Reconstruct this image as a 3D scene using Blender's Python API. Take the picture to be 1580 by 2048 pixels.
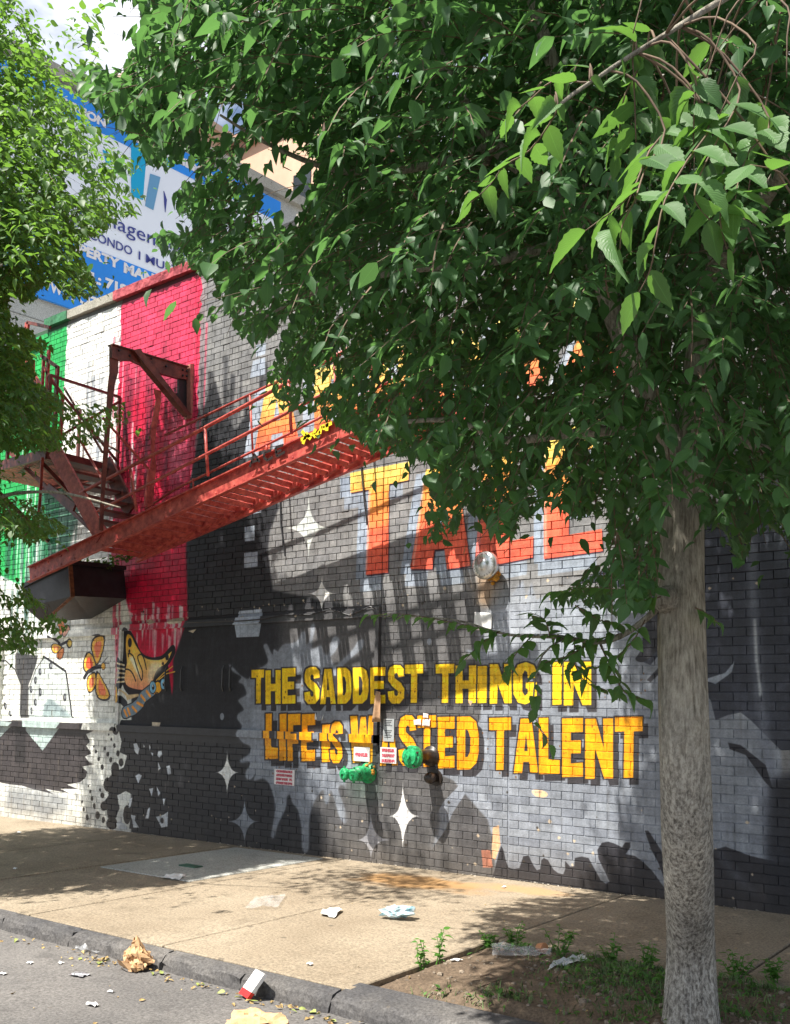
import bpy, math, random
import numpy as np
from mathutils import Matrix, Vector, Quaternion
random.seed(7); rng = np.random.default_rng(11)
scene = bpy.context.scene
for o in list(bpy.data.objects): bpy.data.objects.remove(o)
col = scene.collection

# ------------------------------------------------------------------ camera
FX, CX, CY = 1918.0, 790.0, 1256.0            # lens in photo pixels (1580 x 2048)
PIT, ROL, YAW = math.radians(4.73), math.radians(.96), math.radians(-37.5)
CAM = np.array([0, -7.33, 1.47])
_f = np.array([math.sin(YAW)*math.cos(PIT), math.cos(YAW)*math.cos(PIT), math.sin(PIT)])
_r0 = np.array([math.cos(YAW), -math.sin(YAW), 0]); _u0 = np.cross(_r0, _f)
_r = _r0*math.cos(ROL) + _u0*math.sin(ROL); _u = np.cross(_r, _f)
cd = bpy.data.cameras.new('camera'); cam = bpy.data.objects.new('camera', cd); col.objects.link(cam)
M3 = Matrix((_r, _u, -_f)).transposed()
cam.matrix_world = Matrix.Translation(CAM) @ M3.to_4x4()
cd.sensor_fit = 'VERTICAL'; cd.sensor_height = 24; cd.sensor_width = 24*1580/2048
cd.lens = 24*FX/2048; cd.shift_y = (CY-1024)/2048.0; cd.clip_start = .05; cd.clip_end = 2000
scene.camera = cam
scene.render.resolution_x, scene.render.resolution_y = 790, 1024

def ray(x, y):
    return ((x-CX)/FX)*_r - ((y-CY)/FX)*_u + _f
def wp(x, y, Y=0.0):                          # photo point -> world point on the vertical plane at depth Y
    d = ray(x, y); t = (Y-CAM[1])/d[1]; return CAM + t*d
def gz(X):
    return .0135*(min(max(X, -30), 12)+4.3)
def gp(x, y, dz=0.0):                         # photo point -> world point on the ground
    d = ray(x, y); z = dz
    for _ in range(6):
        t = (z-CAM[2])/d[2]; p = CAM + t*d; z = gz(p[0])+dz
    return p
def at(x, y, dist):
    d = ray(x, y); return CAM + dist*d/np.linalg.norm(d)
def proj(P):
    V = np.atleast_2d(P)-CAM; z = V@_f; z = np.where(z < .05, .05, z)
    return CX+FX*(V@_r)/z, CY-FX*(V@_u)/z, V@_f

# ------------------------------------------------------------------ sky and sun
SUNL = np.array([.38, 1.0, -2.05]); SUNL /= np.linalg.norm(SUNL)
elev = math.asin(-SUNL[2]); az = math.atan2(-SUNL[0], -SUNL[1])
world = bpy.data.worlds.new('World'); scene.world = world; world.use_nodes = True
wn, wl = world.node_tree.nodes, world.node_tree.links
bg = wn['Background']; bg.inputs['Strength'].default_value = .072
sky = wn.new('ShaderNodeTexSky'); sky.sky_type = 'NISHITA'; sky.sun_disc = False
sky.sun_elevation = elev; sky.sun_rotation = az; sky.air_density = 1.0; sky.dust_density = 2.0; sky.ozone_density = 1.5
tc = wn.new('ShaderNodeTexCoord'); mp = wn.new('ShaderNodeMapping'); mp.inputs['Scale'].default_value = (1, 1, 2.2)
nz = wn.new('ShaderNodeTexNoise'); nz.inputs['Scale'].default_value = 2.3; nz.inputs['Detail'].default_value = 7; nz.inputs['Roughness'].default_value = .6
cr = wn.new('ShaderNodeValToRGB'); cr.color_ramp.elements[0].position = .46; cr.color_ramp.elements[1].position = .6
mx = wn.new('ShaderNodeMix'); mx.data_type = 'RGBA'; mx.inputs[7].default_value = (8.4, 8.6, 9.0, 1)
wl.new(tc.outputs['Generated'], mp.inputs['Vector']); wl.new(mp.outputs['Vector'], nz.inputs['Vector'])
wl.new(nz.outputs['Fac'], cr.inputs['Fac']); wl.new(cr.outputs['Color'], mx.inputs[0])
wl.new(sky.outputs['Color'], mx.inputs[6]); wl.new(mx.outputs[2], bg.inputs['Color'])
sd = bpy.data.lights.new('sun', 'SUN'); sun = bpy.data.objects.new('sun', sd); col.objects.link(sun)
sd.energy = 5.0; sd.angle = math.radians(.55); sd.color = (1, .95, .86)
sun.rotation_euler = Vector(SUNL).to_track_quat('-Z', 'Y').to_euler(); sun.location = (0, -4, 20)
vs = scene.view_settings; vs.view_transform = 'Standard'; vs.look = 'None'; vs.exposure = 1.17; vs.gamma = 1; vs.use_curve_mapping = False
scene.cycles.max_bounces = 6; scene.cycles.transparent_max_bounces = 8

# ------------------------------------------------------------------ helpers
def tag(o, label=None, cat=None, group=None, kind=None):
    if label: o['label'] = label
    if cat: o['category'] = cat
    if group: o['group'] = group
    if kind: o['kind'] = kind
    return o
def empty(name, loc, label=None, cat=None, group=None, kind=None):
    o = bpy.data.objects.new(name, None); o.location = Vector(loc); o.empty_display_size = .2; col.objects.link(o)
    return tag(o, label, cat, group, kind)
def link(name, me, mat=None, parent=None, smooth=False):
    o = bpy.data.objects.new(name, me); col.objects.link(o)
    if mat and not me.materials: me.materials.append(mat)
    if smooth: me.polygons.foreach_set('use_smooth', [True]*len(me.polygons))
    if parent: o.parent = parent; o.matrix_parent_inverse = Matrix.Translation(parent.location).inverted()
    return o
class MB:
    def __init__(s): s.v = []; s.f = []
    def add(s, vs, fs):
        n = len(s.v); s.v += [tuple(float(c) for c in p) for p in vs]; s.f += [tuple(i+n for i in f) for f in fs]; return s
    def box(s, a, b):
        (x0, y0, z0), (x1, y1, z1) = a, b
        return s.add([(x0,y0,z0),(x1,y0,z0),(x1,y1,z0),(x0,y1,z0),(x0,y0,z1),(x1,y0,z1),(x1,y1,z1),(x0,y1,z1)],
                     [(0,3,2,1),(4,5,6,7),(0,1,5,4),(1,2,6,5),(2,3,7,6),(3,0,4,7)])
    def bar(s, a, b, w, h, up=(0,0,1)):        # rectangular bar a->b, w sideways, h along up
        a = Vector(a); b = Vector(b); d = (b-a).normalized(); sd_ = d.cross(Vector(up))
        if sd_.length < 1e-4: sd_ = d.cross(Vector((1,0,0)))
        sd_.normalize(); u = sd_.cross(d).normalized(); v = []
        for p in (a, b):
            for i, j in ((-1,-1),(1,-1),(1,1),(-1,1)): v.append(p + sd_*(i*w/2) + u*(j*h/2))
        return s.add(v, [(0,1,2,3),(7,6,5,4),(0,4,5,1),(1,5,6,2),(2,6,7,3),(3,7,4,0)])
    def tube(s, pts, r, n=8, cap=True):
        pts = [Vector(p) for p in pts]; rs = r if hasattr(r, '__len__') else [r]*len(pts)
        rings = []; ref = None
        for i, p in enumerate(pts):
            d = (pts[min(i+1, len(pts)-1)] - pts[max(i-1, 0)]).normalized()
            if ref is None: ref = d.orthogonal().normalized()
            ref = (ref - d*ref.dot(d)).normalized(); q = d.cross(ref)
            rings.append([p + (ref*math.cos(2*math.pi*k/n) + q*math.sin(2*math.pi*k/n))*rs[i] for k in range(n)])
        v = [p for rg in rings for p in rg]; f = []
        for i in range(len(pts)-1):
            for k in range(n): f.append((i*n+k, i*n+(k+1)%n, (i+1)*n+(k+1)%n, (i+1)*n+k))
        if cap: f.append(tuple(reversed(range(n)))); f.append(tuple(range((len(pts)-1)*n, len(pts)*n)))
        return s.add(v, f)
    def lathe(s, o, ax, prof, n=20):           # prof: (distance along axis, radius)
        o = Vector(o); ax = Vector(ax).normalized(); p = ax.orthogonal().normalized(); q = ax.cross(p); v = []; f = []
        for t, r in prof:
            for k in range(n): v.append(o + ax*t + (p*math.cos(2*math.pi*k/n)+q*math.sin(2*math.pi*k/n))*r)
        for i in range(len(prof)-1):
            for k in range(n): f.append((i*n+k, i*n+(k+1)%n, (i+1)*n+(k+1)%n, (i+1)*n+k))
        f.append(tuple(reversed(range(n)))); f.append(tuple(range((len(prof)-1)*n, len(prof)*n)))
        return s.add(v, f)
    def build(s, name, mat, parent=None, smooth=False, kind=None):
        me = bpy.data.meshes.new(name); me.from_pydata(s.v, [], s.f); me.update()
        o = link(name, me, mat, parent, smooth)
        if kind: o['kind'] = kind
        return o
def fast_mesh(name, V, F):                     # V (n,3) F (m,k) numpy
    me = bpy.data.meshes.new(name); n, m, k = len(V), len(F), F.shape[1]
    me.vertices.add(n); me.vertices.foreach_set('co', V.astype(np.float32).ravel())
    me.loops.add(m*k); me.loops.foreach_set('vertex_index', F.astype(np.int32).ravel())
    me.polygons.add(m); me.polygons.foreach_set('loop_start', np.arange(0, m*k, k, dtype=np.int32))
    me.polygons.foreach_set('loop_total', np.full(m, k, dtype=np.int32)); me.polygons.foreach_set('use_smooth', np.zeros(m, dtype=bool)); me.update(calc_edges=True); return me

# ------------------------------------------------------------------ materials
def mat(name, color, rough=.6, metal=0, spec=.5, var=0, vscale=8, bump=0, bscale=60, color2=None, bdist=.004, detail=5, emit=None, alpha=None):
    m = bpy.data.materials.new(name); m.use_nodes = True; n, l = m.node_tree.nodes, m.node_tree.links
    b = n['Principled BSDF']; b.inputs['Roughness'].default_value = rough; b.inputs['Metallic'].default_value = metal
    b.inputs['Specular IOR Level'].default_value = spec; c = (*color, 1); b.inputs['Base Color'].default_value = c
    if alpha is not None: b.inputs['Alpha'].default_value = alpha
    ge = n.new('ShaderNodeNewGeometry')
    if var or color2:
        t = n.new('ShaderNodeTexNoise'); t.inputs['Scale'].default_value = vscale; t.inputs['Detail'].default_value = detail; t.inputs['Roughness'].default_value = .65
        l.new(ge.outputs['Position'], t.inputs['Vector'])
        r = n.new('ShaderNodeValToRGB'); r.color_ramp.elements[0].position = .36; r.color_ramp.elements[1].position = .64
        r.color_ramp.elements[0].color = tuple(x*(1-var) for x in color)+(1,)
        r.color_ramp.elements[1].color = (*(color2 or tuple(min(1, x*(1+var)) for x in color)), 1)
        l.new(t.outputs['Fac'], r.inputs['Fac']); l.new(r.outputs['Color'], b.inputs['Base Color'])
    if bump:
        t2 = n.new('ShaderNodeTexNoise'); t2.inputs['Scale'].default_value = bscale; t2.inputs['Detail'].default_value = 6
        l.new(ge.outputs['Position'], t2.inputs['Vector'])
        bp = n.new('ShaderNodeBump'); bp.inputs['Strength'].default_value = bump; bp.inputs['Distance'].default_value = bdist
        l.new(t2.outputs['Fac'], bp.inputs['Height']); l.new(bp.outputs['Normal'], b.inputs['Normal'])
    return m
RED = mat('red_iron_paint', (.50, .052, .052), .5, var=.45, vscale=14, bump=.6, bscale=45, color2=(.6, .12, .09), detail=9)
DRED = mat('dark_red_iron_paint', (.13, .022, .02), .45, var=.4, vscale=9, bump=.5, bscale=60, color2=(.2, .05, .035))
BLACK = mat('black_sheet_metal', (.016, .016, .019), .5, var=.4, vscale=6, bump=.4, bscale=30)
RUST = mat('rusty_metal', (.17, .06, .025), .8, var=.5, vscale=20, bump=.5)
GREENP = mat('green_enamel', (.008, .26, .085), .5, var=.6, vscale=25, bump=.8, bscale=70, color2=(.02, .46, .16), detail=10)
BRONZE = mat('dark_bronze_paint', (.03, .022, .018), .4, var=.4, vscale=20, bump=.3)
STEEL = mat('polished_bell_steel', (.62, .62, .6), .28, .9, var=.1, vscale=30)
FOAM = mat('yellow_foam', (.5, .24, .03), .9, var=.4, vscale=40, bump=1, bscale=80, bdist=.01)
WHITE = mat('white_sign_enamel', (.75, .72, .72), .4, var=.06, vscale=30)
REDINK = mat('faded_red_ink', (.55, .10, .14), .6)
GREYP = mat('grey_notice_paper', (.35, .37, .38), .6, var=.1)
INK = mat('dark_ink', (.03, .03, .035), .6)
CARD = mat('brown_cardboard', (.42, .26, .15), .85, var=.2, vscale=12, bump=.3)
PAPER = mat('white_paper', (.72, .72, .71), .8, var=.1, vscale=20)
PINKP = mat('pinkish_paper', (.72, .58, .52), .8, var=.1)
BAG = mat('brown_paper_bag_paper', (.50, .31, .16), .8, var=.2, vscale=25, bump=.4, bscale=30)
CLEAR = mat('clear_plastic_film', (.75, .77, .8), .18, spec=.8, alpha=.2, var=.1, vscale=30, bump=.6, bscale=50)
BLUEF = mat('printed_blue_film', (.06, .45, .6), .25, spec=.8, alpha=.78, var=.5, vscale=16, color2=(.8, .86, .88), bump=.5, bscale=50)
DARKGREY = mat('charcoal_paint', (.035, .036, .04), .45, var=.25, vscale=4, bump=.2)

def concrete(name, base, b2, stain=False, rough=.9, joints=False):
    m = bpy.data.materials.new(name); m.use_nodes = True; n, l = m.node_tree.nodes, m.node_tree.links
    b = n['Principled BSDF']; b.inputs['Roughness'].default_value = rough; b.inputs['Specular IOR Level'].default_value = .25
    ge = n.new('ShaderNodeNewGeometry'); pos = ge.outputs['Position']
    def noise(s, d=6, r=.6, vec=None):
        t = n.new('ShaderNodeTexNoise'); t.inputs['Scale'].default_value = s; t.inputs['Detail'].default_value = d; t.inputs['Roughness'].default_value = r
        l.new(vec or pos, t.inputs['Vector']); return t.outputs['Fac']
    def ramp(f, a, bb, ca=(0,0,0,1), cb=(1,1,1,1)):
        r = n.new('ShaderNodeValToRGB'); r.color_ramp.elements[0].position = a; r.color_ramp.elements[1].position = bb
        r.color_ramp.elements[0].color = ca; r.color_ramp.elements[1].color = cb; l.new(f, r.inputs['Fac']); return r.outputs['Color']
    def mix(f, A, B, mode='MIX'):
        x = n.new('ShaderNodeMix'); x.data_type = 'RGBA'; x.blend_type = mode
        for s, v in ((0, f), (6, A), (7, B)):
            if isinstance(v, (int, float)): x.inputs[s].default_value = v
            elif isinstance(v, tuple): x.inputs[s].default_value = v
            else: l.new(v, x.inputs[s])
        return x.outputs[2]
    c = mix(ramp(noise(1.1, 8, .62), .35, .65), (*base, 1), (*b2, 1))
    c = mix(.75, c, ramp(noise(60, 4, .8), .3, .7, (.2,.2,.2,1), (1.6,1.6,1.6,1)), 'MULTIPLY')
    c = mix(ramp(noise(260, 2), .62, .68), c, (base[0]*1.5, base[1]*1.5, base[2]*1.5, 1))
    # trodden-in gum and grime spots
    v = n.new('ShaderNodeTexVoronoi'); v.inputs['Scale'].default_value = 3.2; l.new(pos, v.inputs['Vector'])
    c = mix(ramp(v.outputs['Distance'], .055, .085, (.6,.6,.6,1), (0,0,0,1)), c, (.07, .06, .05, 1))
    v2 = n.new('ShaderNodeTexVoronoi'); v2.inputs['Scale'].default_value = 7.5; l.new(pos, v2.inputs['Vector'])
    c = mix(ramp(v2.outputs['Distance'], .07, .11, (.5,.5,.5,1), (0,0,0,1)), c, (.1, .085, .07, 1))
    c = mix(ramp(noise(3.4, 7, .7), .55, .72, (0,0,0,1), (.55,.55,.55,1)), c, (base[0]*.45, base[1]*.45, base[2]*.45, 1))
    if stain:
        sx = n.new('ShaderNodeSeparateXYZ'); l.new(pos, sx.inputs[0])
        def gauss(cx_, cy_, rx, ry):
            vm = n.new('ShaderNodeVectorMath'); vm.operation = 'SUBTRACT'; l.new(pos, vm.inputs[0]); vm.inputs[1].default_value = (cx_, cy_, 0)
            v3 = n.new('ShaderNodeVectorMath'); v3.operation = 'MULTIPLY'; l.new(vm.outputs[0], v3.inputs[0]); v3.inputs[1].default_value = (1/rx, 1/ry, 0)
            ln = n.new('ShaderNodeVectorMath'); ln.operation = 'LENGTH'; l.new(v3.outputs[0], ln.inputs[0])
            ad = n.new('ShaderNodeMath'); ad.operation = 'ADD'; l.new(ln.outputs['Value'], ad.inputs[0]); l.new(noise(2.5, 6), ad.inputs[1])
            return ramp(ad.outputs[0], .75, 1.5, (.8,.8,.8,1), (0,0,0,1))
        c = mix(gauss(-4.9, -.6, 1.5, .8), c, (.30, .165, .06, 1))
        c = mix(gauss(-4.1, -.35, 1.2, .4), c, (.36, .22, .11, 1))
    l.new(c, b.inputs['Base Color'])
    bp = n.new('ShaderNodeBump'); bp.inputs['Strength'].default_value = .5; bp.inputs['Distance'].default_value = .004
    l.new(noise(120, 5, .7), bp.inputs['Height']); l.new(bp.outputs['Normal'], b.inputs['Normal'])
    return m
PAVE = concrete('tan_pavement_concrete', (.228,.184,.132), (.30,.25,.185), stain=True)
PATCH = concrete('pale_patch_concrete', (.33, .335, .31), (.42, .42, .39))
KERB = concrete('dark_kerb_stone', (.055, .055, .06), (.15, .14, .13))
ASPH = concrete('asphalt', (.105, .10, .098), (.165, .155, .148), rough=.95)
BLOCK = concrete('grey_block_render', (.42, .42, .40), (.5, .5, .47))
COPE = concrete('coping_concrete', (.36, .34, .29), (.46, .44, .38))
DIRT = concrete('dry_soil', (.10, .072, .05), (.17, .125, .085))

# ------------------------------------------------------------------ mural painting, rasterised in wall coordinates
X0, X1, Z0, Z1, PPM = -15.2, 1.2, -.35, 6.95, 190
IW, IH = int((X1-X0)*PPM), int((Z1-Z0)*PPM)
IMG = np.zeros((IH, IW, 3), np.float32)
def c8(*c): return np.array(c, np.float32)/255.0
def w2i(P):                                   # photo px list -> canvas px
    out = []
    for x, y in P:
        q = wp(x, y); out.append(((q[0]-X0)*PPM, (Z1-q[2])*PPM))
    return np.array(out)
def spl(P, n=6):                              # closed Catmull-Rom
    P = np.array(P, float); N = len(P); out = []
    for i in range(N):
        p0, p1, p2, p3 = P[i-1], P[i], P[(i+1) % N], P[(i+2) % N]
        for t in np.arange(n)/n:
            out.append(.5*((2*p1)+(-p0+p2)*t+(2*p0-5*p1+4*p2-p3)*t*t+(-p0+3*p1-3*p2+p3)*t**3))
    return np.array(out)
def cover(polys):
    A = np.vstack(polys); x0 = int(max(0, A[:, 0].min()-1)); x1 = int(min(IW, A[:, 0].max()+2)); y0 = int(max(0, A[:, 1].min()-1)); y1 = int(min(IH, A[:, 1].max()+2))
    if x1 <= x0 or y1 <= y0: return None
    m = np.zeros((y1-y0, x1-x0), np.float32); SS = 3
    E = np.vstack([np.hstack([p, np.roll(p, -1, 0)]) for p in polys])
    for r in range(y1-y0):
        for s in range(SS):
            y = y0+r+(s+.5)/SS
            e = E[(E[:, 1] <= y) != (E[:, 3] <= y)]
            if not len(e): continue
            xs = np.sort(e[:, 0]+(y-e[:, 1])*(e[:, 2]-e[:, 0])/(e[:, 3]-e[:, 1]))-x0
            for a, b in zip(xs[::2], xs[1::2]):
                a = max(a, 0); b = min(b, x1-x0)
                if b <= a: continue
                ia, ib = int(a), int(b)
                if ia == ib: m[r, ia] += (b-a)/SS
                else:
                    m[r, ia] += (ia+1-a)/SS
                    if ib > ia+1: m[r, ia+1:ib] += 1/SS
                    if ib < x1-x0: m[r, ib] += (b-ib)/SS
    return x0, y0, np.clip(m, 0, 1)
def blur(m, k):
    k = int(k)
    if k < 1: return m
    m = np.pad(m, k*2)
    for ax in (0, 1):
        for _ in range(2):
            c = np.cumsum(np.insert(m, 0, 0, axis=ax), axis=ax)
            n = m.shape[ax]; i0 = np.clip(np.arange(n)-k, 0, n); i1 = np.clip(np.arange(n)+k+1, 0, n)
            m = (np.take(c, i1, ax)-np.take(c, i0, ax))/(2*k+1)
    return m
def comp(x0, y0, m, color, alpha=1.0):
    h, w = m.shape; a0, b0 = max(0, -y0), max(0, -x0); h2 = min(h, IH-y0); w2 = min(w, IW-x0)
    if h2 <= a0 or w2 <= b0: return
    m = m[a0:h2, b0:w2, None]*alpha; sl = IMG[y0+a0:y0+h2, x0+b0:x0+w2]
    colr = color if not callable(color) else color(x0+b0, y0+a0, w2-b0, h2-a0)
    sl[:] = sl*(1-m)+colr*m
def fill(polys, color, alpha=1.0, soft=0, raw=False, streak=None):
    if not isinstance(polys, list) or not hasattr(polys[0][0], '__len__'): polys = [polys]
    P = polys if raw else [w2i(p) for p in polys]
    r = cover(P)
    if r is None: return
    x0, y0, m = r
    if soft: m = blur(m, soft); x0 -= 2*int(soft); y0 -= 2*int(soft)
    comp(x0, y0, m, color, alpha)
def stroke(P, w, color, alpha=1.0, soft=0, closed=False, taper=False):
    Q = w2i(P); n = len(Q); polys = []
    for i in range(n if closed else n-1):
        a, b = Q[i], Q[(i+1) % n]; d = b-a; L = math.hypot(*d)+1e-6; d = d/L; nn = np.array([-d[1], d[0]])
        k = w*PPM/2; k1 = k; k2 = k
        if taper: k1 = k*(1-i/(n-1)); k2 = max(.3, k*(1-(i+1)/(n-1)))
        th = np.linspace(math.pi/2, 1.5*math.pi, 6)
        pa = [a+k1*(math.cos(t)*d+math.sin(t)*nn) for t in th]; pb = [b+k2*(math.cos(t+math.pi)*d+math.sin(t+math.pi)*nn) for t in th]
        fill([np.array(pa+pb)], color, alpha, soft, raw=True)
def gradz(stops):                              # colour by photo row: stops [(wall z, colour)]
    def f(x0, y0, w, h):
        z = Z1-(np.arange(h)+y0+.5)/PPM; zs = [s[0] for s in stops]; cs = np.array([s[1] for s in stops])
        o = np.argsort(zs); c = np.stack([np.interp(z, np.array(zs)[o], cs[o, k]) for k in range(3)], 1)
        return np.repeat(c[:, None, :], w, 1).astype(np.float32)
    return f
BLK = c8(44, 45, 50); CHAR = c8(86, 85, 87); GRY = c8(132, 132, 133); SPL = c8(136, 142, 152); LGT = c8(168, 178, 192)
WHT = c8(236, 236, 232); REDW = c8(206, 24, 66); GRN = c8(30, 166, 82); NAVY = c8(60, 64, 76); YEL = c8(255, 205, 25); ORG = c8(252, 166, 16)
IMG[:] = GRY
def xz(px_, py_):
    q = wp(px_, py_); return (q[0], q[2])
def noise1(n, k, seed):
    r = np.random.default_rng(seed); return np.interp(np.arange(n), np.linspace(0, n, k), r.random(k))
def band(xa, xb, color, ja, jb, z0=-.4, z1=7.0):     # vertical band in metres with ragged painted edges
    i0, i1 = int((Z1-z1)*PPM), int((Z1-z0)*PPM); i0 = max(0, i0); i1 = min(IH, i1)
    xs = X0+(np.arange(IW)+.5)/PPM
    na = noise1(IH, 90, int(xa*77) % 999); nb = noise1(IH, 90, int(xb*77) % 999+5)
    for i in range(i0, i1):
        a = xa+(na[i]-.5)*ja; b = xb+(nb[i]-.5)*jb
        j0 = max(0, int((a-X0)*PPM)); j1 = min(IW, int((b-X0)*PPM))
        if j1 > j0: IMG[i, j0:j1] = color
def streaks(xa, xb, za, zb, color, n, seed, wmin=.01, wmax=.05, lmin=.3, lmax=1.4, alpha=.7, soft=1):
    r = np.random.default_rng(seed)
    for _ in range(n):
        x = r.uniform(xa, xb); z = r.uniform(zb, za); w = r.uniform(wmin, wmax); L = r.uniform(lmin, lmax)
        P = np.array([(x-w/2, z), (x+w/2, z-.03), (x+w*.4, z-L*.6), (x+w*.1, z-L), (x-w*.35, z-L*.5)])
        Q = np.stack([(P[:, 0]-X0)*PPM, (Z1-P[:, 1])*PPM], 1); fill([Q], color, alpha*r.uniform(.5, 1), soft, raw=True)
# flag: green, white, red
band(-16, -11.35, GRN, 0, .04); band(-13.15, -12.95, WHT, .1, .1, z1=5.2)
band(-11.35, -10.15, WHT, .03, .1); band(-10.15, -8.62, REDW, .05, .06, z0=1.95)
fill([(232,1330),(380,1300),(380,1800),(262,1800),(240,1500)], BLK)
fill([(262,1240),(375,1238),(352,1330),(343,1392),(335,1330),(325,1300),(262,1330)], REDW, soft=1)
fill([(-20,1140),(60,1180),(150,1180),(250,1190),(262,1240),(262,1680),(-20,1680)], c8(226,228,222), soft=2)
streaks(-12.3, -11.4, 5.2, 3.0, WHT, 40, 3, alpha=.9); streaks(-11.4, -10.9, 4.8, 3.2, c8(40,80,60), 14, 4, alpha=.5)
fill([(85,960),(150,945),(160,1010),(140,1090),(120,1180),(60,1180),(70,1020)], c8(28,92,66), .7, 4)
streaks(-12.6, -11.6, 4.4, 2.9, c8(30,70,60), 30, 6, .02, .1, alpha=.75); streaks(-12.4, -11.3, 4.2, 2.7, WHT, 40, 8, alpha=.8)
streaks(-10.9, -10.2, 6.2, 4.2, c8(150,160,172), 26, 9, .02, .08, alpha=.6, soft=2)
streaks(-10.35, -9.7, 6.2, 4.0, WHT, 14, 10, alpha=.9); streaks(-10.3, -9.9, 6.6, 4.2, REDW, 16, 11, .01, .04, alpha=.9)
fill([np.array([((-10.12-X0)*PPM,(Z1-6.7)*PPM),((-8.66-X0)*PPM,(Z1-6.7)*PPM),((-8.66-X0)*PPM,(Z1-4.9)*PPM),((-10.12-X0)*PPM,(Z1-5.6)*PPM)])], c8(228,96,128), .5, 22, raw=True)  # upper red washed pink: bleached paint plus its sunlit tone put into the colour
streaks(-10.0, -8.9, 6.0, 4.6, c8(96,24,48), 34, 12, .02, .09, .5, 1.4, .6, 2); streaks(-9.2, -8.6, 5.2, 4.0, c8(240,110,140), 26, 13, .02, .06, alpha=.7, soft=2)
fill([(330,860),(372,830),(385,900),(380,960),(340,960)], c8(238,110,140), .55, 10)
streaks(-9.8, -8.7, 2.75, 2.25, WHT, 26, 14, .02, .08, .1, .5, .9); streaks(-10.1, -9.9, 3.0, 2.2, REDW, 10, 15, alpha=.8)
streaks(-8.72, -8.5, 6.4, 3.2, c8(232,90,120), 14, 16, .01, .04, .6, 1.8, .8)
# dark smears and the black field
streaks(-8.55, -7.4, 5.5, 4.3, BLK, 46, 17, .03, .12, .6, 1.6, .75, 2)
fill([(412,800),(430,760),(445,820),(470,860),(505,820),(500,900),(480,960),(560,1010),(540,1060),(535,1100),(545,1180),(760,1225),(762,1400),(1018,1400),(1018,1800),(350,1800),(345,1320),(375,1235),(372,1090),(380,960)], BLK, soft=2)
fill([(520,1225),(1018,1180),(1018,1800),(700,1760),(560,1500),(560,1240)], c8(94,93,94), .9, 14)
for q in ([(489,1054),(509,1051),(509,1081),(489,1083)],[(488,1106),(515,1103),(515,1133),(488,1136)],[(478,1222),(524,1218),(522,1240),(517,1273),(472,1275),(468,1250)],
          [(490,1010),(520,1003),(522,1025),(492,1030)],[(513,690),(532,686),(530,708),(512,714)],[(506,722),(530,715),(530,750),(500,756)]):
    fill(q, LGT)
# upper lettering row
def bil(quad, P):
    (a, b, c, d) = [np.array(p, float) for p in quad]
    return [tuple((a*(1-u)+b*u)*(1-v)+(d*(1-u)+c*u)*v) for u, v in P]
LET = {
'T': [[(0,0),(1,0),(1,.24),(.68,.24),(.66,1),(.32,1),(.34,.24),(0,.24)]],
'H': [[(0,0),(.34,0),(.34,.4),(.64,.4),(.64,0),(1,0),(.97,1),(.62,1),(.62,.62),(.34,.62),(.34,1),(0,1)]],
'E': [[(0,0),(1,0),(1,.24),(.42,.24),(.42,.38),(.9,.38),(.9,.6),(.42,.6),(.42,.77),(1,.76),(1,1),(0,1)]],
'S': [[(1,.3),(.99,.12),(.75,.01),(.4,0),(.12,.06),(.02,.2),(.03,.4),(.25,.54),(.6,.68),(.61,.77),(.5,.81),(.4,.76),(.38,.66),(0,.68),(.04,.88),(.25,1),(.72,1),(.98,.86),(1,.62),(.78,.46),(.42,.34),(.4,.25),(.5,.2),(.61,.24),(.63,.32)]],
'A': [[(.28,0),(.72,0),(1,1),(.67,1),(.63,.8),(.39,.8),(.34,1),(0,1)], [(.43,.6),(.5,.28),(.58,.6)]],
'D': [[(0,0),(.6,0),(.88,.1),(1,.34),(1,.66),(.9,.88),(.6,1),(0,1)], [(.38,.24),(.52,.27),(.62,.42),(.6,.66),(.5,.76),(.38,.77)]],
'I': [[(0,0),(1,0),(.95,1),(0,1)]],
'N': [[(0,0),(.38,0),(.67,.5),(.64,0),(1,0),(1,1),(.68,1),(.36,.5),(.34,1),(0,1)]],
'G': [[(1,.38),(.62,.38),(.6,.24),(.5,.2),(.4,.3),(.4,.7),(.5,.8),(.62,.74),(.62,.64),(.54,.62),(.54,.48),(1,.48),(1,1),(.74,.95),(.5,1),(.2,.95),(.02,.75),(0,.28),(.2,.06),(.55,0),(.88,.08),(1,.24)]],
'L': [[(0,0),(.45,0),(.45,.74),(1,.76),(1,1),(0,1)]],
'F': [[(0,0),(1,0),(1,.24),(.42,.24),(.42,.42),(.88,.42),(.88,.64),(.42,.64),(.42,1),(0,1)]],
'W': [[(0,0),(.28,0),(.33,.5),(.42,.02),(.62,.02),(.68,.5),(.74,0),(1,0),(.89,1),(.6,1),(.5,.62),(.42,1),(.12,1)]],
'B': [[(0,0),(.7,0),(.95,.12),(.95,.38),(.82,.48),(1,.6),(1,.86),(.75,1),(0,1)], [(.38,.2),(.58,.22),(.58,.38),(.38,.4)], [(.38,.6),(.6,.6),(.6,.78),(.38,.8)]],
'R': [[(0,0),(.7,0),(.97,.14),(.97,.4),(.78,.54),(1,1),(.64,1),(.46,.6),(.38,.6),(.38,1),(0,1)], [(.38,.2),(.58,.22),(.58,.4),(.38,.42)]],
'O': [[(.25,.02),(.75,.02),(1,.25),(1,.75),(.75,.98),(.25,.98),(0,.75),(0,.25)], [(.4,.26),(.6,.26),(.64,.5),(.6,.76),(.4,.76),(.36,.5)]],
'X': [[(0,0),(.36,0),(.5,.3),(.64,0),(1,0),(.7,.5),(1,1),(.64,1),(.5,.68),(.36,1),(0,1),(.3,.5)]]}
def row_y(x, s): return 1372-s*(x+1697)
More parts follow.
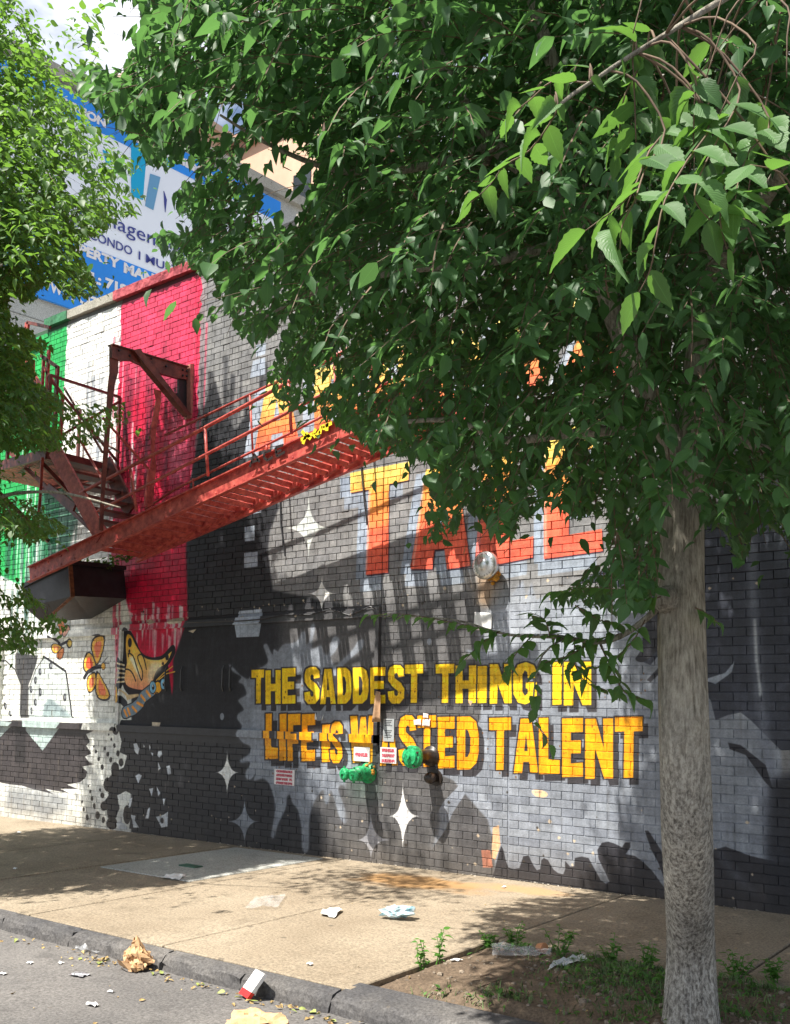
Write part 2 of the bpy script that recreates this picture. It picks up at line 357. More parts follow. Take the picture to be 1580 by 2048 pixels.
row = [('A',508,598),('B',628,718),('R',738,838),('O',858,960),('N',985,1092),('X',1112,1250)]
g1 = lambda zt, zb: gradz([(zt, c8(253,234,140)), (zt*.65+zb*.35, c8(252,206,110)), (zt*.35+zb*.65, c8(248,150,84)), (zb, c8(240,106,88))])
for ch, a, b in row:
    qd = [(a,row_y(a,.272)),(b,row_y(b,.272)),(b,row_y(b,.212)),(a,row_y(a,.212))]
    fill([bil([(x-22, y+14) for x, y in qd], p) for p in LET[ch]], LGT)
    zt, zb = xz(a, qd[0][1])[1], xz(a, qd[3][1])[1]
    fill([bil(qd, p) for p in LET[ch]], g1(zt, zb)); 
# big word
S6 = lambda P: [(640+x/4.9375, 920+y/4.9375) for x, y in P]
big = [[S6([(295,130),(880,15),(872,200),(680,240),(670,1112),(450,1136),(480,292),(300,325)])],
       [S6([(1045,95),(1340,40),(1485,1045),(1250,1080),(1225,880),(1130,890),(1105,1078),(890,1078)]), S6([(1190,480),(1215,705),(1150,710)])],
       [[(984,905),(1032,896),(1022,1082),(1066,1073),(1065,1115),(958,1136),(950,1120),(962,950)]],
       [[(1087,864),(1200,838),(1200,893),(1135,905),(1135,952),(1190,944),(1190,1000),(1137,1008),(1137,1070),(1203,1058),(1205,1102),(1087,1118)]]]
for P in big:
    fill([[(x-20, y+10) for x, y in p] for p in P], c8(150,162,178)); fill([[(x-12, y+34) for x, y in p] for p in P[:1]], c8(150,162,178), .8)
for P in big:
    fill([[(x+2, y+3) for x, y in p] for p in P], c8(60,40,52)); fill(P, gradz([(4.35, c8(252,226,110)), (3.75, c8(250,214,110)), (3.6, c8(250,170,80)), (3.3, c8(248,146,84)), (3.2, c8(244,112,80)), (2.6, c8(242,102,82))]))
stroke([(739,985),(735,1080),(732,1140)], .02, c8(250,190,180), .8, 1); stroke([(848,960),(835,1060),(826,1130)], .02, c8(250,200,180), .7, 1)
stroke([(963,960),(958,1060),(955,1125)], .03, c8(240,170,190), .6, 2); stroke([(1089,900),(1091,1110)], .02, c8(250,190,170), .7, 1)
# grey splash behind the quotation
S3 = lambda P: [(400+x/3.16, 1180+y/3.16) for x, y in P]
spb = [(180,468),(215,498),(250,535),(300,562),(330,520),(385,490),(425,455),(415,405),(398,352),(420,342),(440,385),(458,412),(462,375),(490,388),(505,362),(530,342),(600,330),(630,290),(640,265),(662,270),(665,345),(680,330),(692,300),(698,225),(718,212),(722,250),(705,330),(712,372),(760,350),(778,390),(800,412),(815,375),(830,310),(860,293),(878,325),(850,390),(822,425),(850,475),(905,432),(960,378),(1000,318),(1032,318),(1018,372),(950,432),(900,500),(1050,520),(1090,800),(1100,1000),(1040,1105),(1000,1115),
 (1015,1170),(980,1200),(985,1280),(950,1312),(905,1235),(872,1258),(910,1365),(936,1440),(915,1475),(880,1432),(848,1325),(825,1262),(808,1348),(785,1340),(778,1262),(725,1330),(690,1440),(684,1640),(645,1640),(640,1500),(618,1395),(582,1345),(566,1294),(548,1312),(538,1385),(492,1480),(470,1562),(448,1555),(470,1425),(470,1335),(440,1232),(398,1192),(340,1205),(350,1160),(322,1195),(290,1190),(288,1150),(318,1090),(262,1092),(252,1076),(305,1040),(318,992),(268,960),(240,912),(262,860),(232,815),(240,780),(275,755),(240,705),(250,685),(290,660),(272,600),(240,580),(258,548),(200,512)]
fill(spl(S3(spb), 4).tolist(), SPL, .35, 5); fill(spl(S3(spb), 4).tolist(), SPL, 1, 1)
for c_, r_ in (((443,1433),6),((858,1283),6)): fill([(c_[0]+r_*.7*math.cos(t), c_[1]+r_*1.2*math.sin(t)) for t in np.linspace(0,6.28,14)[:-1]], SPL)
# right-hand grey field and drips
fill([(1030,1180),(1045,1160),(1052,1195),(1062,1165),(1072,1200),(1090,1190),(1130,1205),(1180,1190),(1240,1200),(1290,1180),(1325,1190),(1450,1290),(1500,1300),(1560,1500),(1580,1850),(985,1850),(990,1700),(975,1640),(940,1600),(905,1560),(870,1545),(868,1500),(960,1440),(965,1330),(930,1300),(985,1300),(995,1230)], SPL, soft=1)
fill([(1018,1400),(1440,1400),(1440,1800),(1018,1800)], c8(134,140,150), .9, 4)
fill([(985,1180),(1060,1180),(1080,1300),(990,1310),(955,1280)], c8(166,172,182), .8, 10); fill([(1100,1190),(1260,1200),(1250,1330),(1100,1320)], c8(160,168,180), .7, 14)
fill([(1140,1170),(1420,1040),(1700,900),(1700,1500),(1560,1500),(1500,1440),(1480,1425),(1455,1430),(1430,1440),(1420,1400),(1325,1300),(1300,1330),(1275,1320),(1290,1260),(1310,1200),(1260,1180),(1200,1165)], NAVY)
fill([(860,1545),(900,1575),(905,1620),(880,1650),(850,1700),(846,1690),(872,1640),(880,1612),(930,1605),(958,1650),(955,1700),(925,1745),(925,1760),(700,1760),(700,1560)], c8(94,93,94), .95)
fill([(855,1690),(868,1640),(885,1605),(918,1570),(935,1580),(905,1625),(890,1660),(862,1700)], SPL)
fill([(690,1560),(862,1545),(880,1640),(850,1760),(690,1740)], c8(92,91,92), .9, 3)
fill(spl([(908,1700),(915,1640),(926,1614),(938,1612),(955,1640),(958,1680),(940,1720),(925,1752),(900,1752)],4).tolist(), CHAR)
S1 = lambda P: [(1000+x/4.9375, 1560+y/4.9375) for x, y in P]
blk = S1([(-200,1300),(-60,900),(-10,700),(10,650),(30,690),(50,780),(75,860),(130,882),(190,868),(228,752),(280,745),(320,830),(360,890),(395,880),(405,790),(430,770),(470,790),(520,880),(570,920),(620,930),(640,880),(640,800),(690,855),(730,850),(735,770),(800,755),(870,770),(930,880),(990,990),(1040,1025),(1078,1005),(1030,900),(970,780),(958,690),(1000,620),(1060,608),(1120,625),(1200,665),(1230,618),(1282,615),(1282,665),(1235,732),(1330,750),(1420,820),(1500,900),(1600,1040)])+[(1340,1790),(1400,1790),(1425,1700),(1450,1693),(1500,1712),(1560,1725),(1700,1700),(1700,1950),(950,1950)]
fill(blk, c8(46,46,52))
fill(S1([(1425,500),(1460,500),(1520,590),(1590,700),(1640,900),(1610,960),(1560,820),(1490,690)]), c8(46,46,52))
fill(spl([(1270,1318),(1280,1300),(1290,1250),(1300,1215),(1330,1190),(1345,1260),(1310,1305),(1285,1324)],4).tolist(), c8(50,50,56))
fill([(1293,1360),(1330,1320),(1335,1330),(1300,1365)], c8(60,60,66))
# portrait streaks at the far right
fill([(1560,900),(1700,850),(1700,1200),(1560,1120),(1520,1040),(1530,960)], c8(120,128,140), .6, 16)
stroke([(1512,1000),(1505,1100),(1503,1180),(1510,1280),(1518,1380),(1530,1480),(1540,1560),(1530,1640)], .06, c8(118,124,138), .8, 5)
stroke([(1508,1240),(1512,1320),(1520,1390)], .018, c8(210,216,222), .9, 1); stroke([(1535,1560),(1548,1640),(1560,1690),(1590,1700)], .08, c8(160,164,174), .6, 8)
fill([(1455,1485),(1480,1490),(1530,1530),(1545,1580),(1530,1565),(1490,1510),(1458,1498)], c8(44,44,52))
fill([(1540,1560),(1700,1500),(1700,1900),(1540,1880),(1530,1700)], c8(34,36,44), .9, 6); fill([(1450,1345),(1462,1330),(1468,1322),(1462,1345),(1430,1368),(1405,1360)], LGT)
stroke([(1436,1700),(1470,1750),(1500,1780)], .05, c8(110,114,124), .5, 6)
# sparkles
def star(cx, cy, t, b, l, r, color, a=1):
    P = []
    for (ax, ay), (bx, by) in (((cx,t),(r,cy)),((r,cy),(cx,b)),((cx,b),(l,cy)),((l,cy),(cx,t))):
        for u in np.linspace(0, 1, 9)[:-1]:
            k = (1-u)**2; m = u**2; P.append((ax*k+bx*m+cx*(1-k-m), ay*k+by*m+cy*(1-k-m)))
    fill(P, color, a)
for s in ((617,1056,990,1120,570,660,c8(214,220,216)),(643,1187,1150,1228,615,672,WHT),(454,1545,1498,1592,430,478,WHT),(489,1643,1595,1692,455,517,SPL),(805,1632,1560,1706,778,838,c8(240,240,240)),(741,1680,1618,1724,712,780,c8(160,162,170))):
    star(*s[:6], s[6])
# quotation
def word(chars, f=ORG):
    polys = []
    for ch, q in chars:
        if len(q) == 4 and not hasattr(q[0], '__len__'):
            a, t, b, bt = q; q = [(a,t),(b,t-1),(b,bt-1),(a,bt)]
        polys.append([bil(q, p) for p in LET[ch]])
    for k in (0, 1): 
        for P in polys:
            if k == 0: fill([[(x+11, y+14) for x, y in p] for p in P[:1]], c8(58,56,60))
            else: fill([[(x+dx, y+dy) for x, y in P[0]] for dx, dy in ((0,0),)], c8(58,54,56))
    for P in polys:
        for dx, dy in ((-2.5,-2.5),(2.5,-2.5),(2.5,2.5),(-2.5,2.5)): fill([(x+dx, y+dy) for x, y in P[0]], c8(52,48,52))
        fill(P, f)
z3 = lambda a, t, b, bt: (400+a/3.16, 1180+t/3.16, 400+b/3.16, 1180+bt/3.16)
z4 = lambda a, t, b, bt: (850+a/2.873, 1180+t/2.873, 850+b/2.873, 1180+bt/2.873)
z6 = lambda a, t, b, bt: (900+a/3.674, 1240+t/3.674, 900+b/3.674, 1240+bt/3.674)
z7 = lambda a, t, b, bt: (640+a/6.077, 1400+t/6.077, 640+b/6.077, 1400+bt/6.077)
word([('T',z3(322,505,410,718)),('H',z3(410,508,510,722)),('E',z3(515,495,600,720)),('S',z3(655,487,752,722)),('A',z3(755,500,855,722)),('D',z3(865,492,955,720)),('D',z3(962,490,1062,720)),('E',z3(1072,490,1170,720)),('S',z3(1185,475,1290,720)),('T',z3(1293,472,1408,715)),
      ('T',z4(60,427,168,650)),('H',z6(38,335,192,612)),('I',z6(200,340,270,612)),('N',z6(290,325,450,615)),('G',z6(460,310,635,622)),('I',z6(750,310,820,625)),('N',z6(833,308,1035,628))], c8(255,206,30))
word([('L',z3(412,782,498,1070)),('I',z3(500,784,545,1080)),('F',z3(552,785,632,1081)),('E',z3(640,785,725,1083)),('I',z7(20,300,130,755)),('S',z7(120,262,270,770)),('W',z7(360,195,665,765)),('A',z7(725,250,940,800)),('S',z7(950,185,1170,800)),('T',z7(1180,190,1410,815)),
      ('E',z4(72,730,168,1025)),('D',z4(182,728,307,1032)),('T',z4(367,735,492,1035)),('A',z4(508,740,648,1052)),('L',z4(652,735,772,1058)),('E',z4(785,738,905,1075)),('N',z4(918,740,1078,1085)),('T',z4(1088,730,1248,1080))], c8(253,168,12))
r_ = np.random.default_rng(5)
for _ in range(150):
    x, y = r_.uniform(500,1290), r_.choice([r_.uniform(1335,1405), r_.uniform(1435,1555)]); s = r_.uniform(.8,2.2)
    fill([(x-s*.6,y-s),(x+s*.7,y-s*.3),(x+s*.3,y+s*1.3),(x-s*.5,y+s)], c8(110,60,20), .8)
# left mural: dark trunk, dice-like shapes, black paint with torn edge
S4 = lambda P: [(x/4.647, 1440+y/4.647) for x, y in P]; S2 = lambda P: [(x/4.647, 1240+y/4.647) for x, y in P]
fill(S4([(-100,0),(800,30),(780,90),(870,100),(800,130),(835,200),(800,240),(850,310),(790,340),(830,395),(880,410),(760,435),(810,480),(800,530),(740,580),(620,600),(720,640),(560,640),(640,680),(420,640),(500,690),(300,640),(200,610),(100,600),(0,580),(-100,560)]), c8(60,56,58))
fill(S4([(300,640),(600,700),(640,830),(430,900),(280,860),(60,820),(60,620)]), c8(120,128,138), .6, 10)
fill(S2([(230,660),(300,480),(380,340),(575,470),(600,620),(640,905),(235,905)]), c8(190,200,200), .7, 1)
fill(S2([(360,900),(380,780),(430,720),(480,760),(620,880),(630,905)]), c8(110,130,135), .7, 3)
stroke(S2([(380,340),(580,475),(600,620),(638,905)]), .03, c8(40,40,44)); stroke(S2([(380,340),(300,460),(235,640)]), .015, c8(60,60,64))
fill(S4([(235,0),(590,20),(395,285),(240,100)]), c8(168,186,184)); fill(S4([(-40,0),(140,20),(0,160),(-60,200)]), c8(150,166,164))
fill(S2([(115,300),(320,330),(300,430),(235,600),(230,910),(150,910),(160,600),(110,440)]), c8(62,62,64), .95, 1)
for k in range(9): stroke(S2([(170+k*12,450),(100+k*28,290+abs(k-4)*6)]), .02, c8(62,62,64), .9, 0, taper=True)
fill(S4([(140,0),(235,0),(235,400),(140,400)]), c8(40,38,40), .8, 2)
stroke(S2([(0,380),(20,375),(110,460),(165,600),(160,900)]), .02, c8(50,50,54))
def dot(cx, cy, rx, ry, c=c8(46,44,46), a=1): fill([(cx+rx*math.cos(t), cy+ry*math.sin(t)) for t in np.linspace(0,2*math.pi,15)[:-1]], c, a)
for x, y, rx, ry in ((440,425,18,34),(340,480,14,34),(298,560,14,36),(258,645,14,36),(342,670,14,40),(298,765,13,36),(570,720,16,38),(260,845,10,34),(15,800,16,36),(60,870,14,30)):
    dot(x/4.647, 1240+y/4.647, rx/4.647, ry/4.647, c8(60,62,66)); dot((x+4)/4.647, 1240+(y-4)/4.647, rx*.5/4.647, ry*.5/4.647, c8(130,134,140))
# dotted edge towards the black field
fill(S4([(1120,0),(1600,0),(1600,1140),(1500,1150),(1490,1000),(1450,960),(1470,870),(1400,870),(1380,1010),(1200,1010),(1215,900),(1190,780),(1240,700),(1170,660),(1090,700),(1110,820),(1080,900),(1040,980),(1000,900),(990,800),(950,780),(1010,700),(1000,660),(960,600),(1040,500),(1150,440),(1180,330),(1110,300),(1130,200),(1100,60)]), BLK)
for x, y, a, b in ((1075,100,30,38),(1010,135,7,10),(1035,180,9,16),(870,245,7,12),(975,265,10,20),(1062,238,12,22),(892,292,10,18),(1000,318,13,22),(1095,310,16,30),(918,362,12,22),(1028,370,14,26),(1125,395,22,38),(948,438,15,26),(1070,462,38,72),(1000,600,38,66),(822,612,7,12),(838,665,9,18),(930,650,10,16),(855,730,12,22),(762,760,9,14),(875,800,13,28),(778,830,11,22),(908,885,22,38),(810,905,14,30),(960,928,16,30),(965,800,34,44),(1180,880,36,90),(1040,960,50,60),(950,700,20,26)):
    dot(x/4.647, 1440+y/4.647, a/4.647, b/4.647)
for P in ([(1240,220),(1270,215),(1295,270),(1280,325),(1250,290)],[(1330,225),(1345,245),(1335,262)],[(1385,228),(1398,250),(1388,290)],[(1470,290),(1500,285),(1505,320),(1480,350),(1460,330)],[(1255,520),(1290,500),(1318,515),(1285,590)],[(1470,390),(1492,450),(1470,470)],[(1545,430),(1580,420),(1590,500),(1560,510)],[(1385,640),(1425,630),(1410,710)],[(1455,620),(1490,680),(1470,710)],[(1200,740),(1230,720),(1215,800),(1195,820)],[(1375,820),(1395,810),(1380,915),(1350,915)],[(1450,900),(1520,880),(1560,850),(1555,990),(1500,1000)],[(1215,880),(1260,890),(1250,930),(1290,1000),(1240,1000)],[(1080,960),(1110,930),(1190,1000),(1180,1020),(1090,1010)],[(1510,730),(1535,730),(1520,800)],[(1400,300),(1425,310),(1415,335)]):
    fill(S4(P), c8(214,220,226))
dot(1505/4.647, 1440+935/4.647, 3.4, 6)
streaks(-9.4, -8.9, 1.0, .1, c8(170,160,150), 8, 31, .01, .03, .05, .2, .5)
# butterflies
OR2 = c8(236,128,56); YL2 = c8(250,190,70); DK = c8(34,32,38); GRD = gradz([(2.25, c8(252,190,60)), (1.95, c8(252,206,110)), (1.7, c8(248,170,120)), (1.5, c8(240,120,110))])
def wing(P, fillc, w=.028, inner=None):
    q = spl(P, 5).tolist(); cx_, cy_ = np.mean(q, 0); fill(q, DK); q2 = [(cx_+(x-cx_)*.82, cy_+(y-cy_)*.86) for x, y in q]; fill(q2, fillc)
    if inner is not None: fill([(cx_+(x-cx_)*.5, cy_+(y-cy_)*.55) for x, y in q], inner, .9)
wing(S2([(850,400),(812,260),(825,180),(870,140),(940,140),(935,260),(900,370),(872,420)]), YL2, inner=c8(240,120,80))
wing(S2([(865,430),(840,340),(790,290),(750,350),(738,440),(770,490),(830,480)]), YL2, inner=c8(238,80,50))
wing(S2([(875,470),(930,560),(990,680),(985,735),(940,750),(880,730),(850,650),(855,540)]), YL2, inner=c8(240,120,80))
wing(S2([(855,480),(862,590),(830,660),(790,675),(772,600),(785,520)]), YL2, inner=c8(238,110,80))
stroke(S2([(900,430),(840,445),(785,480),(750,535)]), .055, DK); dot(928/4.647, 1240+428/4.647, 4.6, 8, DK); dot(928/4.647, 1240+428/4.647, 3.6, 6.4, YL2)
stroke(S2([(925,395),(965,345)]), .01, DK); stroke(S2([(935,400),(985,400)]), .01, DK)
wing(S2([(570,150),(535,60),(545,10),(575,0),(600,30),(590,120)]), c8(240,150,100)); wing(S2([(585,140),(600,60),(630,45),(645,100),(610,160)]), c8(200,150,130))
wing(S2([(545,240),(470,215),(440,250),(470,310),(520,290)]), YL2, inner=c8(240,150,100)); wing(S2([(560,250),(500,300),(495,350),(530,365),(560,320)]), c8(240,150,90))
stroke(S2([(590,200),(530,230),(500,190),(450,155)]), .04, DK); dot(612/4.647, 1240+215/4.647, 6, 10, DK); dot(614/4.647, 1240+215/4.647, 4, 7, c8(220,190,90))
# large caterpillar-bodied butterfly
fill(spl(S2([(1150,85),(1195,85),(1250,170),(1310,300),(1400,345),(1500,330),(1600,230),(1625,300),(1560,420),(1480,480),(1440,600),(1380,700),(1240,720),(1150,640),(1130,500),(1145,250)]),4).tolist(), DK)
fill(spl(S2([(1175,140),(1215,150),(1260,240),(1330,340),(1400,370),(1500,365),(1580,300),(1590,300),(1540,400),(1450,470),(1400,620),(1370,650),(1250,640),(1170,600),(1150,500),(1175,400),(1165,250)]),4).tolist(), GRD)
fill(spl(S2([(1200,350),(1240,350),(1290,480),(1300,560),(1270,500),(1220,400)]),3).tolist(), c8(254,244,214), .9, 2)
fill(spl(S2([(1400,400),(1480,400),(1500,450),(1430,520),(1390,600),(1370,520)]),3).tolist(), c8(254,244,214), .7, 5)
for P in ([(1160,480),(1190,460),(1230,500),(1270,600),(1300,650)],[(1190,340),(1230,330),(1270,450),(1310,560),(1320,480),(1290,400),(1275,340),(1310,320),(1340,380),(1360,500),(1355,620)],[(1400,650),(1410,520),(1440,430)],[(1430,590),(1460,500),(1490,440)]):
    stroke(spl(S2(P),3).tolist()[:-3*1-3], .018, DK, .9)
dot(1203/4.647, 1240+210/4.647, 4, 9.5, DK); dot(1198/4.647, 1240+290/4.647, 2, 4, DK); dot(1548/4.647, 1240+345/4.647, 3.6, 6.5, DK); dot(1510/4.647, 1240+405/4.647, 2, 3.4, DK)
body = [(1160,860),(1190,845),(1240,825),(1290,780),(1320,720),(1370,680),(1410,650)]
stroke(S2([(1100,380),(1140,460),(1130,560),(1090,640),(1070,720),(1120,740),(1160,780)]), .09, c8(60,64,70)); stroke(S2([(1078,640),(1085,740)]), .08, YL2)
for k in range(5): stroke(S2([(1092,400+k*45),(1150,420+k*38)]), .022, c8(240,225,190))
stroke(S2(body), .17, DK); stroke(S2(body), .145, c8(120,140,156))
for k in range(7):
    u = k/6*(len(body)-1); i = min(int(u), len(body)-2); t = u-i; c0 = np.array(body[i])*(1-t)+np.array(body[i+1])*t; d = np.array(body[i+1])-np.array(body[i]); d = d/np.hypot(*d); nn = np.array([-d[1], d[0]])
    stroke(S2([tuple(c0-nn*22+d*2), tuple(c0+nn*34)]), .035, c8(244,160,70))
for k in range(6): stroke(S2([(1110+k*12,650+k*6),(1180,700+k*8),(1280,690+k*3)]), .014, c8(230,200,150), .8)
dot(1462/4.647, 1240+630/4.647, 8.5, 13, DK); dot(1462/4.647, 1240+630/4.647, 7.4, 12, c8(250,180,50))
for x, y, rx, ry in ((1415,625,7.2,13.5),(1512,595,6,12)):
    dot(x/4.647, 1240+y/4.647, rx, ry, DK); dot(x/4.647, 1240+y/4.647, rx*.85, ry*.88, c8(130,190,224)); dot((x+4)/4.647, 1240+y/4.647, rx*.35, ry*.4, DK); dot((x+1)/4.647, 1240+(y-12)/4.647, rx*.15, ry*.18, WHT)
stroke(S2([(1450,670),(1470,685),(1490,665)]), .012, DK); stroke(S2([(1450,560),(1520,490),(1600,430)]), .014, YL2); stroke(S2([(1470,555),(1540,500),(1620,480)]), .014, YL2)
# wear: chipped paint
r_ = np.random.default_rng(9)
for _ in range(150):
    X = r_.uniform(-9.8, -2.2); Z = r_.choice([r_.uniform(.0, .75), r_.uniform(2.38, 2.6)]); s = r_.uniform(.004, .016)
    P = np.array([(X-s,Z),(X,Z+s*r_.uniform(.6,1.6)),(X+s*r_.uniform(.6,1.8),Z),(X+s*.2,Z-s*1.2)]); fill([np.stack([(P[:,0]-X0)*PPM,(Z1-P[:,1])*PPM],1)], c8(205,186,160) if r_.random() < .7 else c8(60,55,50), .9, raw=True)
fill(spl(S1([(310,110),(350,97),(430,108),(468,140),(440,170),(350,160)]),4).tolist(), c8(226,190,150)); fill(S1([(330,112),(410,110),(405,130),(345,128)]), c8(160,140,128), .8)
fill([(985,1655),(997,1650),(1000,1690),(990,1720),(982,1715)], c8(220,180,140)); fill([(962,1700),(980,1700),(985,1735),(965,1735)], c8(190,120,95), .9); fill([(935,1400),(945,1402),(940,1412)], c8(200,170,140))
for P in ([(290,1241),(300,1238),(310,1246),(300,1250)],[(333,1242),(345,1237),(366,1235),(366,1246),(340,1249)],[(375,1262),(392,1258),(385,1266)],[(303,1444),(320,1445),(318,1453),(303,1452)]): fill(P, c8(222,205,180))
fill([(935,1130),(985,1120),(1005,1150),(1000,1190),(985,1215),(950,1210),(935,1170)], c8(140,132,124), .7, 6); fill([(955,1150),(985,1145),(985,1180),(975,1215),(955,1205)], c8(170,130,90), .5, 5)
fill([(700,1490),(750,1490),(760,1600),(700,1600)], c8(60,110,90), .25, 12)
# roller and spray unevenness, fading, drips and grime
for sx__, sy__, amp, sd__ in ((5,5,.07,71),(3,40,.07,72),(60,4,.05,73),(14,16,.07,74)):
    q_ = np.random.default_rng(sd__).random((IH//sy__+2, IW//sx__+2)).astype(np.float32)
    a_ = np.linspace(0, q_.shape[0]-1.01, IH); b_ = np.linspace(0, q_.shape[1]-1.01, IW); ia_, ib_ = a_.astype(int), b_.astype(int); fa, fb = (a_-ia_)[:, None], (b_-ib_)[None]
    IMG *= (1+amp*(((q_[ia_][:, ib_]*(1-fb)+q_[ia_][:, ib_+1]*fb)*(1-fa)+(q_[ia_+1][:, ib_]*(1-fb)+q_[ia_+1][:, ib_+1]*fb)*fa)-.5)*2)[..., None]
streaks(-9.8, -2.0, 2.3, .5, c8(60,56,52), 60, 91, .004, .02, .1, .6, .35); streaks(-15, -2.0, 6.7, 5.2, c8(70,66,62), 110, 92, .005, .04, .2, 1.3, .22); streaks(-13, -9.9, 2.3, 1.3, c8(120,100,80), 60, 93, .005, .03, .1, .5, .35); streaks(-15, -9.9, 1.1, .1, c8(120,110,98), 60, 94, .005, .04, .1, .5, .3)
# overall paint unevenness and drip dirt
gn = np.random.default_rng(1)
low = gn.random((IH//24+2, IW//24+2)).astype(np.float32); yy = np.linspace(0, low.shape[0]-1.01, IH); xx = np.linspace(0, low.shape[1]-1.01, IW)
iy, ix = yy.astype(int), xx.astype(int); fy, fx = (yy-iy)[:, None], (xx-ix)[None]
lown = (low[iy][:, ix]*(1-fx)+low[iy][:, ix+1]*fx)*(1-fy)+(low[iy+1][:, ix]*(1-fx)+low[iy+1][:, ix+1]*fx)*fy
IMG *= (.93+.12*lown)[..., None]; IMG += (gn.random((IH, IW, 1)).astype(np.float32)-.5)*.035
zz = (Z1-(np.arange(IH)+.5)/PPM)[:, None, None]; dirt = np.clip(1-(zz-.0)/.35, 0, 1)*.35
IMG[:] = IMG*(1-dirt*(.5+.5*lown[..., None])) + c8(96,84,70)*dirt*(.5+.5*lown[..., None])
px = np.ones((IH, IW, 4), np.float32); px[..., :3] = np.clip(IMG, 0, 1)
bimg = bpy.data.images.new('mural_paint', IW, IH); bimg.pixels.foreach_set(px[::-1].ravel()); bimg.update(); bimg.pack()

def mural_mat(name, joint=False, rough=.5):
    m = bpy.data.materials.new(name); m.use_nodes = True; n, l = m.node_tree.nodes, m.node_tree.links
    b = n['Principled BSDF']; b.inputs['Roughness'].default_value = rough; b.inputs['Specular IOR Level'].default_value = .4
    ge = n.new('ShaderNodeNewGeometry'); sp = n.new('ShaderNodeSeparateXYZ'); l.new(ge.outputs['Position'], sp.inputs[0])
    def mr(s, a, b_):
        q = n.new('ShaderNodeMapRange'); q.inputs['From Min'].default_value = a; q.inputs['From Max'].default_value = b_; l.new(s, q.inputs['Value']); return q.outputs[0]
    cb = n.new('ShaderNodeCombineXYZ'); l.new(mr(sp.outputs['X'], X0, X1), cb.inputs[0]); l.new(mr(sp.outputs['Z'], Z0, Z1), cb.inputs[1])
    im = n.new('ShaderNodeTexImage'); im.image = bimg; im.extension = 'EXTEND'; l.new(cb.outputs[0], im.inputs['Vector'])
    c = im.outputs['Color']
    nz_ = n.new('ShaderNodeTexNoise'); nz_.inputs['Scale'].default_value = 70; nz_.inputs['Detail'].default_value = 5; l.new(ge.outputs['Position'], nz_.inputs['Vector'])
    mm = n.new('ShaderNodeMix'); mm.data_type = 'RGBA'; mm.blend_type = 'MULTIPLY'; mm.inputs[0].default_value = .35; l.new(c, mm.inputs[6]); l.new(nz_.outputs['Color'], mm.inputs[7])
    rr = n.new('ShaderNodeValToRGB'); rr.color_ramp.elements[0].position = .3; rr.color_ramp.elements[0].color = (.5,.5,.5,1); rr.color_ramp.elements[1].position = .7; rr.color_ramp.elements[1].color = (1.3,1.3,1.3,1)
    l.new(nz_.outputs['Fac'], rr.inputs['Fac']); l.new(rr.outputs['Color'], mm.inputs[7]); c = mm.outputs[2]
    if joint:
        j = n.new('ShaderNodeMix'); j.data_type = 'RGBA'; l.new(c, j.inputs[6]); j.inputs[7].default_value = (.035, .03, .035, 1)
        q = n.new('ShaderNodeMapRange'); q.inputs['From Min'].default_value = 2.35; q.inputs['From Max'].default_value = 2.7; q.inputs['To Min'].default_value = .08; q.inputs['To Max'].default_value = .85
        l.new(sp.outputs['Z'], q.inputs['Value']); l.new(q.outputs[0], j.inputs[0]); c = j.outputs[2]
    else:
        at_ = n.new('ShaderNodeAttribute'); at_.attribute_name = 'tone'; oi_ = n.new('ShaderNodeObjectInfo'); aa = n.new('ShaderNodeMath'); aa.operation = 'MAXIMUM'; l.new(at_.outputs['Fac'], aa.inputs[0]); l.new(oi_.outputs['Random'], aa.inputs[1])
        tr_ = n.new('ShaderNodeValToRGB'); tr_.color_ramp.elements[0].color = (.84,.84,.86,1); tr_.color_ramp.elements[1].color = (1.08,1.07,1.05,1); l.new((at_.outputs['Fac'] if name == 'mural_brick_paint' else aa.outputs[0]), tr_.inputs['Fac']); m4 = n.new('ShaderNodeMix'); m4.data_type = 'RGBA'; m4.blend_type = 'MULTIPLY'; m4.inputs[0].default_value = 1; l.new(c, m4.inputs[6]); l.new(tr_.outputs['Color'], m4.inputs[7]); c = m4.outputs[2]
    l.new(c, b.inputs['Base Color'])
    bp = n.new('ShaderNodeBump'); bp.inputs['Strength'].default_value = .45; bp.inputs['Distance'].default_value = .003; l.new(nz_.outputs['Fac'], bp.inputs['Height']); l.new(bp.outputs['Normal'], b.inputs['Normal'])
    return m
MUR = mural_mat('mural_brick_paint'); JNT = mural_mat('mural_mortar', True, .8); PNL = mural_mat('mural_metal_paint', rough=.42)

# ------------------------------------------------------------------ the ground
def gsheet(name, x0, x1, y0, y1, dz, m, nx=60, ny=40, rough=0, xs=None, ys=None):
    xs = np.linspace(x0, x1, nx) if xs is None else xs; ys = np.linspace(y0, y1, ny) if ys is None else ys
    V = np.array([(x, y, gz(x)+dz+(rng.normal()*rough if rough else 0)) for y in ys for x in xs]); nx = len(xs)
    F = np.array([(j*nx+i, j*nx+i+1, (j+1)*nx+i+1, (j+1)*nx+i) for j in range(len(ys)-1) for i in range(nx-1)])
    return link(name, fast_mesh(name, V, F), m, None)
gx = np.concatenate([[-400,-120,-60], np.arange(-30, 13, 1.0), [40,120,400]])
tag(gsheet('ground', 0, 0, 0, 0, -.30, ASPH, xs=gx, ys=np.array([-400,-60,-10,0,20,80,400.])), kind='structure')
road = gsheet('road', 0, 0, 0, 0, -.10, ASPH, xs=np.concatenate([[-60], np.arange(-30,13,1.0),[40]]), ys=np.array([-14,-10,-6,-5,-4,-3.55,-3.5])); tag(road, kind='structure')
side = empty('sidewalk', (-5, -1.7, 0), kind='structure')
